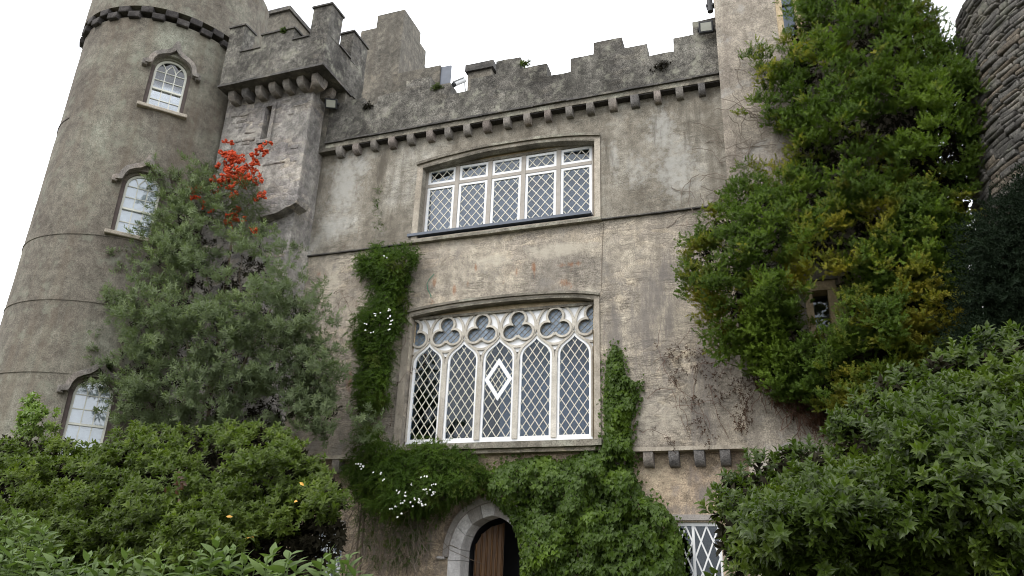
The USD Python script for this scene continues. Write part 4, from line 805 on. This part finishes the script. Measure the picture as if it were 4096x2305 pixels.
f4_ = grow(np.array([at(u, v, 14.9-0.5*g.random()) for u, v in wisp]), 3, 0.10, g, tp, up=0.3, out=0.9, front=0.1, jitter=0.7, size=(0.9, 1.4))
put(cl, 'foliage', join([f1_, f3_, f4_]), L_climb, kind='stuff')
inner_ = Polygon(OUT).buffer(-14)-Polygon(HOLE).buffer(10)-sbox(1800, 0, 1990, 470)
bp = inside(inner_, 6000, g); bc = np.array([at(u, v, 15.25-0.35*g.random()) for u, v in bp])
bp = inside(Polygon([(2270, 0), (2340, 80), (2435, 190), (2455, 280), (2430, 480), (2435, 740), (2400, 920), (2340, 600), (2310, 250)]), 2600, g); bc = np.vstack([bc, np.array([at(u, v, 15.3-0.5*g.random()) for u, v in bp])])
put(cl, 'shade_fill', grow(bc, 1, 0.06, g, tp, up=0.1, out=0.5, front=0.4, size=(1.0, 1.4)), L_shade_weed, kind='stuff')  # dark fill leaves, shade between the clumps put into their colour
tips = [at(u, v, 15.0) for u, v in ((1990, 300), (2250, 300), (2100, 150), (1850, 600), (2350, 500), (2200, 700), (1950, 850))]
put(cl, 'stem', branches(np.array([1.9, 15.15, 0.0]), tips, 0.06, g), M['bark'], 40)
tw_ = []
for _ in range(70):                                    # bare grey shoots on the wall at the left rim and below
    u, v = (g.uniform(1800, 1990), g.uniform(170, 480)) if g.random() < .62 else (g.uniform(1740, 1840), g.uniform(430, 660))
    tw_.append(wander(at(u, v, 15.30 if u > 1838 else 15.9), (g.normal(), -0.05, g.normal()+0.3), 9, 0.10, g, 0.35))
curves(cl, 'bare_twigs', tw_, 0.014, M['twig'])
tw_ = []
for _ in range(130):                                   # dark hanging skirt of dead shoots
    u = g.uniform(1900, 2200); v = np.interp(u, [1900, 2000, 2100, 2200], [950, 1010, 1060, 1060])+g.uniform(-30, 25)
    tw_.append(wander(at(u, v, 15.05+0.15*g.random()), (g.normal()*.5+0.5, 0.05, -0.7), 8, 0.085, g, 0.22))
curves(cl, 'hanging_stems', tw_, 0.012, M['redtwig'])
lp = inside(Polygon([(1880, 880), (2000, 980), (2160, 1060), (2190, 1110), (2100, 1100), (1980, 1030), (1900, 970)]), 150, g)
put(cl, 'dead_leaves', grow(np.array([at(u, v, 15.15) for u, v in lp]), 2, 0.1, g, tp, up=-0.3, front=0.1), L_dead, kind='stuff')

# ---- dry creeper on the wall right of the windows
dc = thing('dry_creeper', 'thin reddish brown dry creeper clinging to the wall right of the large window', 'creeper', tuple(at(1800, 1100, 15.97)))
ln = [wander(at(u, v, 15.96), (g.normal()*.3, 0, 1), int(g.integers(10, 26)), 0.085, g, 0.28) for u, v in zip(g.uniform(1640, 1868, 20), g.uniform(900, 1120, 20))]
curves(dc, 'stems', ln, 0.008, M['redtwig'])
tuft = [(1700, 905), (1712, 925), (1745, 905), (1762, 890), (1770, 930), (1790, 975), (1700, 960), (1755, 1010), (1770, 1085), (1815, 1000), (1800, 940), (1730, 870), (1690, 880), (1838, 985), (1850, 960), (1750, 1060), (1785, 1110), (1690, 1110), (1862, 1040), (1868, 1000), (1855, 1075)]
pts = np.vstack([l[g.random(len(l)) < .10] for l in ln] + [np.array([at(1875+g.normal()*9, v, 15.2) for v in g.uniform(930, 1090, 50)])] + [np.array([at(u+g.normal()*7, v+g.normal()*8, 15.95) for _ in range(6)]) for u, v in tuft])
put(dc, 'dead_leaves', grow(pts, 2, 0.05, g, [sprig(leaf2(0.04, 0.026), 6, 0.10, 1.0, g)], up=-0.2), L_dead, kind='stuff')
dc2 = thing('dry_creeper', 'sparse brown creeper on the pinkish wall left of the jasmine column', 'creeper', tuple(at(850, 900, 15.97)))
ln = [wander(at(u, v, 15.96), (g.normal()*.3, 0, 1), int(g.integers(8, 20)), 0.08, g, 0.28) for u, v in zip(g.uniform(800, 1010, 16), g.uniform(760, 1090, 16))]
curves(dc2, 'stems', ln, 0.007, M['redtwig'])
pts = np.vstack([l[g.random(len(l)) < .22] for l in ln])
put(dc2, 'dead_leaves', grow(pts, 2, 0.05, g, [sprig(leaf2(0.04, 0.026), 6, 0.10, 1.0, g)], up=-0.2), L_dead, kind='stuff')

# ---- grey leaved shrub in front of the turret
gs = thing('grey_leaved_shrub', 'tall loose shrub with grey green willow like leaves in front of the turret', 'shrub', (-12.0, 13.3, 0))
OUTG = [(398, 425), (440, 410), (490, 440), (520, 500), (560, 590), (640, 590), (690, 600), (715, 650), (745, 720), (790, 745), (812, 725), (822, 800), (800, 870), (845, 905), (835, 985), (880, 1040), (850, 1090), (760, 1110), (640, 1100), (330, 1100), (285, 1035), (225, 985), (262, 920), (245, 830), (262, 780), (240, 720), (300, 640), (345, 600), (392, 560), (405, 490)]
tg = [sprig(leaf2(0.125, 0.040, 0.2), 15, 0.17, 1.2, g, base=0.0, bend=0.0, size=(0.7, 1.1)) for _ in range(6)]
c, d = clumps(OUTG, 14.3, 1.8, 470, 150, g, (), 0.7, 0.435, 55)
c2 = np.repeat(c, 2, 0)+g.normal(size=(len(c)*2, 3))*[0.16, 0.12, 0.10]
f1_ = grow(c2, 7, g.uniform(0.10, 0.26, len(c2)), g, tg, up=0.6, out=0.8, front=0.6, jitter=0.35, flatten=0.7, size=(0.75, 1.15))
bp = inside(Polygon(OUTG).buffer(-30), 1100, g); f2_ = grow(np.array([at(u, v, 14.4-0.5*g.random()) for u, v in bp]), 1, 0.1, g, tg, up=0.4)
put(gs, 'shade_fill', f2_, L_shade_weed, kind='stuff')  # near-black leaves behind the rosettes paint the shaded core
rim = inside(Polygon(OUTG).buffer(28)-Polygon(OUTG).buffer(-6)-sbox(200, 1040, 900, 1300), 80, g); f3_ = grow(np.array([at(u, v, 13.9-0.6*g.random()) for u, v in rim]), 3, 0.12, g, tg, up=0.5, out=0.9, jitter=0.5)
ex = np.array([at(u, v, 14.6) for u, v in ((905, 1065), (925, 1085), (940, 1050), (900, 1110))]); f4_ = grow(ex, 10, 0.22, g, tg, up=0.4)
put(gs, 'foliage', join([f1_, f3_, f4_]), L_grey, kind='stuff')
base = np.array([-12.2, 13.6, 0.0])
put(gs, 'trunk', branches(base, [at(u, v, 14.0) for u, v in ((560, 820), (470, 700), (690, 760))], 0.07, g), M['bark'], 40)
put(gs, 'branch', branches(at(560, 900, 14.0), [at(u, v, 13.8) for u, v in ((300, 760), (420, 480), (700, 640), (820, 760), (840, 980), (260, 980), (350, 620), (610, 640), (400, 850), (770, 900))], 0.016, g, 0.08), M['bark'], 40)

# ---- berry bush behind it
bb = thing('berry_bush', 'firethorn with bright orange red berries against the turret wall', 'shrub', (-13.0, 14.5, 0))
OUTB = [(470, 455), (520, 415), (560, 440), (600, 430), (650, 460), (665, 520), (650, 595), (590, 600), (530, 575), (500, 510)]
tb = [sprig(leaf2(0.045, 0.02), 16, 0.2, 1.0, g) for _ in range(3)]
c, d = clumps(OUTB, 14.75, 0.5, 150, 60, g); put(bb, 'foliage', grow(c, 9, 0.15, g, tb, up=0.3, size=(0.7, 1.1)), L_berrybush, kind='stuff')
bpath = [((580, 560), (585, 480), (590, 420), (580, 352)), ((590, 500), (615, 440), (645, 395), (668, 366)), ((575, 470), (545, 455), (515, 470), (478, 478)), ((565, 590), (575, 560), (590, 545), (575, 525)), ((540, 560), (530, 530), (510, 515), (498, 480)), ((600, 470), (625, 450), (655, 440), (662, 430)), ((620, 520), (640, 500), (655, 500), (650, 505)), ((600, 590), (625, 575), (640, 585), (610, 560)), ((560, 480), (572, 440), (560, 410), (575, 380)), ((600, 460), (600, 430), (575, 400), (590, 390))]
put(bb, 'stem', join([tube(np.array([at(u, v, 14.6) for u, v in pth]), np.linspace(0.018, 0.008, 4), 5) for pth in bpath]+[tube([(-13.0, 14.6, 0), (-12.95, 14.65, 5), at(585, 590, 14.65)], [0.05, 0.045, 0.03], 6)]), M['bark'], 40)
ico = trimesh.creation.icosphere(1, 1.0); ib = (np.array(ico.vertices), np.array(ico.faces))
dens = [78, 66, 30, 30, 18, 26, 10, 16, 46, 46]
for pth, nb in zip(bpath, dens):
    P3 = np.array([at(u, v, 14.5) for u, v in pth])
    for _ in range(max(1, nb//3)):
        t = g.uniform(0.15, 1.0)*3; k = min(2, int(t)); q = P3[k]+(P3[k+1]-P3[k])*(t-k)+g.normal(size=3)*[0.085, 0.06, 0.06]
        m = int(g.integers(26, 46)); pos = q+g.normal(size=(m, 3))*[0.05, 0.035, 0.04]; pos[1:] = pos[0]+np.cumsum(unit(g.normal(size=(m-1, 3)))*0.030, 0)
        put(bb, 'berry_cluster', scatter(ib, pos, np.repeat(np.eye(3)[None], m, 0), g.uniform(0.015, 0.025, m)), M['berry'], True)

# ---- jasmine: a column beside the large window and a mound under it
tj = [sprig(leaf2(0.055, 0.021, 0.2), 20, 0.20, 1.1, g, base=0.0, bend=0.35) for _ in range(5)]
def flowers(parent, spots, Y, g):
    for u, v in spots:
        p0 = at(u, v, Y)
        pet = []
        for _ in range(int(g.integers(1, 4))):
            q = p0+g.normal(size=3)*[0.022, 0.015, 0.022]; nrm = unit(np.array([0.2, -1, 0.35])+g.normal(size=3)*0.4)
            a = unit(np.cross(nrm, [0, 0, 1.0])); b = np.cross(nrm, a)
            for k in range(5):
                th = k*2*math.pi/5; y = math.cos(th)*a+math.sin(th)*b
                pet.append(scatter(leaf2(0.024, 0.017, 0.1), q[None], frames(y[None], nrm[None]), [1.0]))
        put(parent, 'flower', join(pet), M['petal'])
jc = thing('jasmine_column', 'column of dark green jasmine with a few white flowers left of the large window', 'climber', tuple(at(930, 1040, 15.9)))
OUTJ = [(892, 655), (925, 640), (950, 612), (1000, 625), (1050, 622), (1056, 655), (1030, 685), (1018, 730), (1012, 790), (1010, 830), (985, 880), (975, 940), (972, 1000), (955, 1040), (905, 1030), (900, 960), (915, 900), (888, 850), (890, 800), (925, 760), (935, 700), (905, 690)]
c, d = clumps(OUTJ, 15.95, 0.55, 420, 45, g, (), 0.8)
put(jc, 'foliage', join([grow(c, 11, g.uniform(0.09, 0.18, len(c)), g, tj, up=0.05, out=0.8, front=0.5, droop=0.25), grow(np.array([at(950+g.normal()*7, v, 15.88) for v in g.uniform(470, 625, 30)]), 2, 0.07, g, tj, size=(0.5, 0.8)), grow(np.array([at(u, v, 15.9) for u, v in inside(Polygon([(880, 790), (905, 780), (920, 1000), (890, 1010)]), 25, g)]), 2, 0.06, g, tj, size=(0.5, 0.8))]), L_jas, kind='stuff')
put(jc, 'stem', branches(np.array([*at(935, 1200, 16.0)[:2], 0.0]), [at(960, 640, 15.9), at(930, 800, 15.9)], 0.03, g, 0.05), M['bark'], 40)
flowers(jc, [(972, 650), (978, 657), (965, 645), (922, 812), (920, 830), (935, 838), (978, 780), (982, 795), (984, 808), (983, 818), (980, 828), (975, 800), (945, 790), (957, 788)], 15.08, g)
jm = thing('jasmine_mound', 'mound of jasmine with sprays of white flowers under the large window, left of the door', 'climber', tuple(at(1000, 1250, 15.9)))
OUTM = [(872, 1175), (905, 1090), (925, 1060), (960, 1095), (985, 1128), (1030, 1140), (1062, 1110), (1085, 1102), (1125, 1118), (1165, 1130), (1205, 1155), (1225, 1190), (1200, 1235), (1150, 1262), (1090, 1285), (1010, 1315), (940, 1290), (900, 1240)]
c, d = clumps(OUTM, 16.05, 0.95, 460, 60, g, (), 0.8)
put(jm, 'foliage', join([grow(c, 11, g.uniform(0.10, 0.20, len(c)), g, tj, up=0.05, out=0.8, front=0.5, droop=0.3), grow(np.array([at(u, v, 15.95) for u, v in inside(Polygon([(890, 1240), (1130, 1260), (1115, 1310), (1040, 1420), (930, 1430), (900, 1330)]), 260, g)]), 3, 0.12, g, tj, up=0, droop=0.4, size=(0.6, 0.9))]), L_jas, kind='stuff')
ln = [wander(at(u, v, 16.0-0.35*g.random()), (g.normal()*.35, -0.05, -1), int(g.integers(9, 20)), 0.085, g, 0.25) for u, v in zip(g.uniform(890, 1085, 100), g.uniform(1235, 1400, 100))]
curves(jm, 'dry_stems', ln, 0.010, M['bark'])
ln = [wander(at(u, v, 16.0-0.4*g.random()), (g.normal()*.5, -0.1, -1), int(g.integers(6, 14)), 0.085, g, 0.35) for u, v in zip(g.uniform(900, 1070, 45), g.uniform(1240, 1400, 45))]
curves(jm, 'pale_stems', ln, 0.008, M['twig'])
flowers(jm, [(905, 1170), (912, 1180), (900, 1165), (915, 1172), (936, 1190), (958, 1192), (1060, 1205), (1070, 1200), (1000, 1235), (1003, 1240), (1022, 1245), (1068, 1232), (1085, 1228), (1073, 1242), (1083, 1245), (1090, 1240), (1040, 1258), (1052, 1262), (1064, 1270), (1070, 1268), (1030, 1265), (1008, 1268), (995, 1272), (985, 1278), (1012, 1262), (1000, 1296), (1010, 1292), (1042, 1272), (1058, 1258), (968, 1210), (1035, 1215), (1092, 1218)], 14.72, g)

# ---- ivy around the door and up the wall
iv = thing('ivy', 'thick bright green ivy right of the door, climbing up beside the large window', 'climber', tuple(at(1450, 1440, 16.1)))
OUTI = [(1200, 1232), (1205, 1195), (1245, 1178), (1270, 1165), (1330, 1152), (1385, 1146), (1400, 1165), (1440, 1150), (1470, 1128), (1510, 1140), (1592, 1128), (1592, 1190), (1622, 1245), (1660, 1262), (1692, 1300), (1716, 1360), (1722, 1475), (1308, 1475), (1311, 1400), (1301, 1345), (1282, 1300), (1248, 1266)]
OUTI2 = [(1528, 900), (1545, 865), (1562, 890), (1572, 940), (1600, 965), (1598, 1010), (1585, 1060), (1590, 1140), (1512, 1145), (1524, 1090), (1518, 1010)]
def ivyleaves(outline, yback, thick, n, edge, size):
    poly = Polygon(outline).buffer(0); pts = inside(poly, n, g)
    d = np.array([poly.exterior.distance(Point(p)) for p in pts]); b = np.sqrt(np.clip(1-(1-np.clip(d/edge, 0, 1))**2, 0, 1))
    lump = meshkit.fbm(np.stack([pts[:, 0]/45, pts[:, 1]/45, np.zeros(n)], 1), 3, 9)
    y = yback-thick*b*np.clip(0.35+0.65*g.random(n)**0.8+(lump-0.5)*2.2, 0.02, 1.35)
    pos = np.array([at(p[0], p[1], q) for p, q in zip(pts, y)])
    dn = unit(np.array([0, -0.30, -1.0])+g.normal(size=(n, 3))*0.38); nz = unit(np.array([0.1, -1.0, 0.65])+g.normal(size=(n, 3))*0.35)
    return scatter(heart(1.0), pos, frames(dn, nz), g.uniform(*size, n))
put(iv, 'foliage', join([ivyleaves(OUTI, 16.2, 0.75, 11500, 70, (0.055, 0.105)), ivyleaves(OUTI2, 15.97, 0.32, 2600, 30, (0.05, 0.095)), ivyleaves([(1590, 960), (1622, 935), (1618, 1000), (1600, 1080)], 15.97, 0.1, 60, 30, (0.04, 0.07))]), L_ivy, kind='stuff')
put(iv, 'runners', join([ivyleaves(list((Polygon(OUTI).buffer(20)-sbox(1150, 1240, 1304, 1480)).exterior.coords), 16.18, 0.10, 1500, 30, (0.04, 0.09)), ivyleaves(list(Polygon(OUTI2).buffer(16).exterior.coords), 15.97, 0.06, 420, 30, (0.035, 0.08))]), L_ivy, kind='stuff')
put(iv, 'stem', branches(np.array([*at(1480, 1440, 16.15)[:2], 0.0]), [at(1550, 900, 15.95), at(1350, 1200, 16.1), at(1650, 1320, 16.1), at(1450, 1170, 16.1)], 0.04, g, 0.06), M['bark'], 40)

# ---- moss and weeds on the battlements
tm = [sprig(leaf2(0.03, 0.016, 0.2), 14, 0.05, 1.2, g, base=0.0) for _ in range(3)]
for lb, u, v, Y, r_, mm in (('olive moss tuft on the step left of the security camera', 1098, 221, 15.7, 0.16, 'L_berrybush'), ('yellow green moss patch on the merlon right of the chimney', 1322, 160, 15.72, 0.13, 'L_jas'), ('dry dark weed growing from the parapet above the right corbels', 1660, 168, 15.68, 0.22, 'L_shade_weed'), ('small mossy cushion on the middle merlon of the turret', 715, 78, 14.5, 0.12, 'L_jas'), ('brown moss below the gap at the left end of the parapet', 925, 268, 15.68, 0.14, 'L_shade_weed')):
    p0 = at(u, v, Y); t = thing('moss_tuft', lb, 'moss', tuple(p0))
    put(t, 'foliage', grow(p0+g.normal(size=(26, 3))*[r_*0.5, 0.03, r_*0.3], 5, 0.03, g, tm, up=0.4, front=0.5), globals()[mm], kind='stuff')
# ---- dark evergreen at the far right
dt = thing('dark_evergreen', 'evergreen tree with deep shade put into its leaf colour at the right edge, below the rubble tower', 'tree', (4.6, 13.2, 0))
OUTD = [(2440, 600), (2490, 545), (2540, 500), (2576, 455), (2680, 400), (2700, 1020), (2440, 960), (2405, 900), (2430, 740)]
td = [sprig(leaf2(0.075, 0.028), 18, 0.3, 1.0, g) for _ in range(4)]
c, d = clumps(OUTD, 13.3, 1.2, 300, 90, g)
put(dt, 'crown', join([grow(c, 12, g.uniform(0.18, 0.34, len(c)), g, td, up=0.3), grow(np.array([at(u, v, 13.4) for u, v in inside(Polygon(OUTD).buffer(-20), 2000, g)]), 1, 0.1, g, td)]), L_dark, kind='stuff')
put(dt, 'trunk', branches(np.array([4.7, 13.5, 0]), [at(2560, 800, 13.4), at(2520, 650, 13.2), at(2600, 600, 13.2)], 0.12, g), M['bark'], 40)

# ---- clipped hedge at the left and large bush at the right
def whorls(n, leaf, g, spread=1.2, nl=9, ln=0.07): return [sprig(leaf, nl, ln, spread, g, base=0.25, size=(0.8, 1.15), bend=0.0) for _ in range(n)]
hg = thing('left_hedge', 'rounded evergreen hedge with small glossy leaf rosettes filling the lower left', 'hedge', tuple(at(450, 1300, 8.6)*[1, 1, 0]))
OUTH = [(-60, 1095), (30, 1078), (75, 1092), (140, 1082), (190, 1105), (250, 1110), (300, 1085), (335, 1068), (400, 1064), (450, 1058), (520, 1075), (560, 1060), (620, 1056), (680, 1062), (735, 1085), (790, 1120), (820, 1165), (860, 1200), (882, 1245), (888, 1305), (865, 1345), (800, 1335), (760, 1350), (735, 1385), (640, 1400), (610, 1430), (560, 1480), (-60, 1480)]
th_ = whorls(5, leaf6(0.092, 0.041), g, nl=8)
def yh(u, v): return 9.6-1.5*np.clip((v-1060)/330, 0, 1)
c, d = clumps(list(Polygon(OUTH).buffer(-20).exterior.coords), yh, 1.35, 800, 110, g, (), 0.9, 0.435, 55)
f1_ = grow(c, 10, g.uniform(0.10, 0.24, len(c)), g, th_, up=0.65, out=0.6, front=0.6, jitter=0.3, flatten=0.55, size=(0.6, 1.2))
put(hg, 'foliage', f1_, L_rhodo, kind='stuff')
bp = inside(Polygon(OUTH).buffer(-36).union(Polygon([(500, 1380), (840, 1320), (858, 1340), (800, 1480), (480, 1480)])), 4200, g); f2_ = grow(np.array([at(u, v, yh(u, v)+0.15-0.4*g.random()) for u, v in bp]), 1, 0.08, g, th_, up=0.5, size=(1.0, 1.5))
put(hg, 'shade_fill', f2_, L_shade_weed, kind='stuff')  # dark filler painted as shade within the hedge and the gap below it
put(hg, 'branch', branches(at(450, 1420, 9.0)*[1, 1, 0], [at(u, v, 8.6) for u, v in ((100, 1200), (300, 1180), (500, 1160), (700, 1180), (820, 1280), (250, 1330))], 0.05, g), M['bark'], 40)
yl = np.array([at(u, v, 7.2) for u, v in ((765, 1222), (630, 1353), (1015, 1330), (850, 1330), (870, 1385), (1200, 1460), (555, 1290), (800, 1290))][:2]+[at(630, 1352, 6.9), at(567, 1492, 6.9), at(740, 1262, 7.2), at(1010/1.777, 1300, 7.0)])
put(hg, 'yellow_leaves', scatter(leaf6(0.07, 0.03), yl, frames(g.normal(size=(len(yl), 3)), np.tile([0, -1.0, .4], (len(yl), 1))), np.ones(len(yl))), plain('yellow_leaf', (0.55, 0.30, 0.05), 0.5), kind='stuff')
put(hg, 'dead_leaves', scatter(leaf6(0.075, 0.035), np.array([at(u, v, 7.15) for u, v in zip(g.normal(452, 12, 14), g.normal(1222, 22, 14))]), frames(g.normal(size=(14, 3)), np.tile([0, -1.0, .4], (14, 1))), np.ones(14)), L_dead, kind='stuff')
yp = thing('young_shrub', 'small shrub with orange tinted young leaves sticking up behind the left hedge', 'shrub', tuple(at(85, 1090, 9.8)*[1, 1, 0]))
c, d = clumps([(25, 1085), (40, 1045), (75, 1008), (100, 1005), (125, 1030), (142, 1055), (130, 1095), (60, 1110)], 9.9, 0.3, 26, 30, g)
put(yp, 'foliage', grow(c, 6, 0.10, g, th_, up=0.6, size=(0.9, 1.3)), L_orange, kind='stuff'); put(yp, 'stem', branches(at(85, 1300, 9.9)*[1, 1, 0.2], [at(80, 1030, 9.8), at(110, 1050, 9.8)], 0.02, g, 0.03), M['bark'], 40)
rb = thing('right_bush', 'large glossy leaved evergreen bush filling the lower right corner', 'bush', tuple(at(2250, 1400, 6.8)*[1, 1, 0]))
OUTR = [(1838, 1475), (1842, 1400), (1800, 1345), (1832, 1320), (1815, 1290), (1850, 1262), (1868, 1218), (1905, 1190), (1980, 1178), (2030, 1150), (2040, 1125), (2065, 1150), (2100, 1175), (2150, 1160), (2128, 1125), (2150, 1075), (2200, 1030), (2230, 990), (2290, 975), (2330, 945), (2400, 920), (2450, 905), (2500, 890), (2545, 870), (2576, 868), (2700, 860), (2700, 1500)]
tr_ = whorls(6, leaf6(0.088, 0.041, droop=0.15), g, spread=1.15, nl=13, ln=0.17)
def yr(u, v): return 7.9-1.2*np.clip((v-900)/500, 0, 1)
c, d = clumps(list(Polygon(OUTR).buffer(-46).exterior.coords), yr, 1.25, 680, 120, g, (), 0.9, 0.455, 80)
rim = inside(Polygon(OUTR).buffer(2)-Polygon(OUTR).buffer(-24)-sbox(1700, 1380, 2800, 1600)-sbox(1700, 1290, 1840, 1500), 60, g); c = np.vstack([c, np.array([at(u, v, yr(u, v)-0.2) for u, v in rim])])
f1_ = grow(c, 10, g.uniform(0.08, 0.22, len(c)), g, tr_, up=0.6, out=0.75, front=0.5, jitter=0.4, flatten=0.65, size=(0.55, 1.2))
put(rb, 'foliage', f1_, L_rhodo2, kind='stuff')
bp = inside(Polygon(OUTR).buffer(-40), 2600, g); f2_ = grow(np.array([at(u, v, yr(u, v)+0.1-0.4*g.random()) for u, v in bp]), 1, 0.08, g, tr_, up=0.5, size=(1.0, 1.5))
put(rb, 'shade_fill', f2_, L_shade_weed, kind='stuff')  # dark filler leaves give the bush hollows their shade by colour
put(rb, 'branch', branches(at(2300, 1440, 6.8)*[1, 1, 0], [at(u, v, 6.6) for u, v in ((1950, 1300), (2150, 1200), (2350, 1050), (2500, 1000), (2450, 1250), (2050, 1400))], 0.05, g), M['bark'], 40)

# ---- pale broad leaved plants in the near foreground, every leaf its own part
def blade(L, w, g):
    n = 6; out = []; k = g.uniform(0.10, 0.35)
    prof = [0.0, 0.62, 0.95, 1.0, 0.72, 0.38, 0.0]; V = []
    for i in range(n+1):
        t = i/n; y = L*(t-0.10*t*t*k); z = -k*L*t*t; ww = w/2*prof[i]
        V += [[-ww, y, z+0.22*ww], [0, y, z], [ww, y, z+0.22*ww]]
    F = []
    for i in range(n):
        a = 3*i; F += [[a, a+1, a+4, ], [a, a+4, a+3], [a+1, a+2, a+5], [a+1, a+5, a+4]]
    return np.array(V), np.array(F)
def broadleaf(label, tops, Y, nl, L, group=None):
    x = at(*tops[0], Y); t = thing('broad_leaved_plant', label, 'plant', (x[0], Y, 0), group)
    tops = list(tops)+[(u+g.uniform(10, 26)*q, v+g.uniform(14, 34)) for u, v in tops for q in (-1, 1)][:max(2, 26-len(tops)*2)]
    for u, v in tops:
        top = at(u, v, Y+g.uniform(-.15, .15)); low = np.array([top[0]+g.normal()*.06, top[1]+g.normal()*.06, 0.0])
        k = np.linspace(0, 1, 6)[:, None]; put(t, 'stem', tube(low+(top-low)*k, np.linspace(0.011, 0.004, 6), 6), L_pale, 40)
        for i in range(nl):
            s = i/nl; h = top+np.array([0, 0, -0.02-0.30*s**1.1]); ph = i*2.4+g.uniform(-.3, .3); el = np.interp(s, [0, 0.2, 0.5, 1], [0.85, 0.6, 0.3, -0.15])+g.normal()*.22
            d = np.array([math.cos(ph)*math.cos(el), math.sin(ph)*math.cos(el), math.sin(el)])
            ll = L*np.interp(s, [0, 0.15, 0.4, 1], [0.5, 0.75, 1.0, 1.05])*g.uniform(.85, 1.12)
            R = frames(d[None], np.array([[0, -0.25, 1.0]])+g.normal(size=(1, 3))*.15); put(t, 'leaf', scatter(blade(ll, ll*0.42, g), h[None], R, [1.0]), L_pale, True)
broadleaf('tall pale broad leaved plant in the bottom left corner', [(5, 1292), (45, 1285), (92, 1302), (115, 1330), (25, 1325)], 5.0, 13, 0.15)
broadleaf('low pale broad leaved plant in the bottom left corner, in front of the tall one', [(15, 1368), (60, 1360), (105, 1375), (150, 1382), (180, 1398), (35, 1410)], 4.4, 13, 0.14)
broadleaf('pale broad leaved plant at the bottom edge with leaves spread flat', [(225, 1395), (268, 1410), (320, 1388), (362, 1400), (400, 1385)], 4.5, 13, 0.145)
broadleaf('pale broad leaved plant before the dark gap under the hedge', [(505, 1380), (550, 1358), (590, 1375), (620, 1398), (455, 1400)], 4.6, 13, 0.155)
broadleaf('pale plant with upright pointed leaves at the bottom edge before the dark gap', [(688, 1385), (728, 1390)], 4.3, 11, 0.175)
broadleaf('darker broad leaved plant in front of the small left window', [(830, 1385), (880, 1392)], 4.6, 10, 0.155)
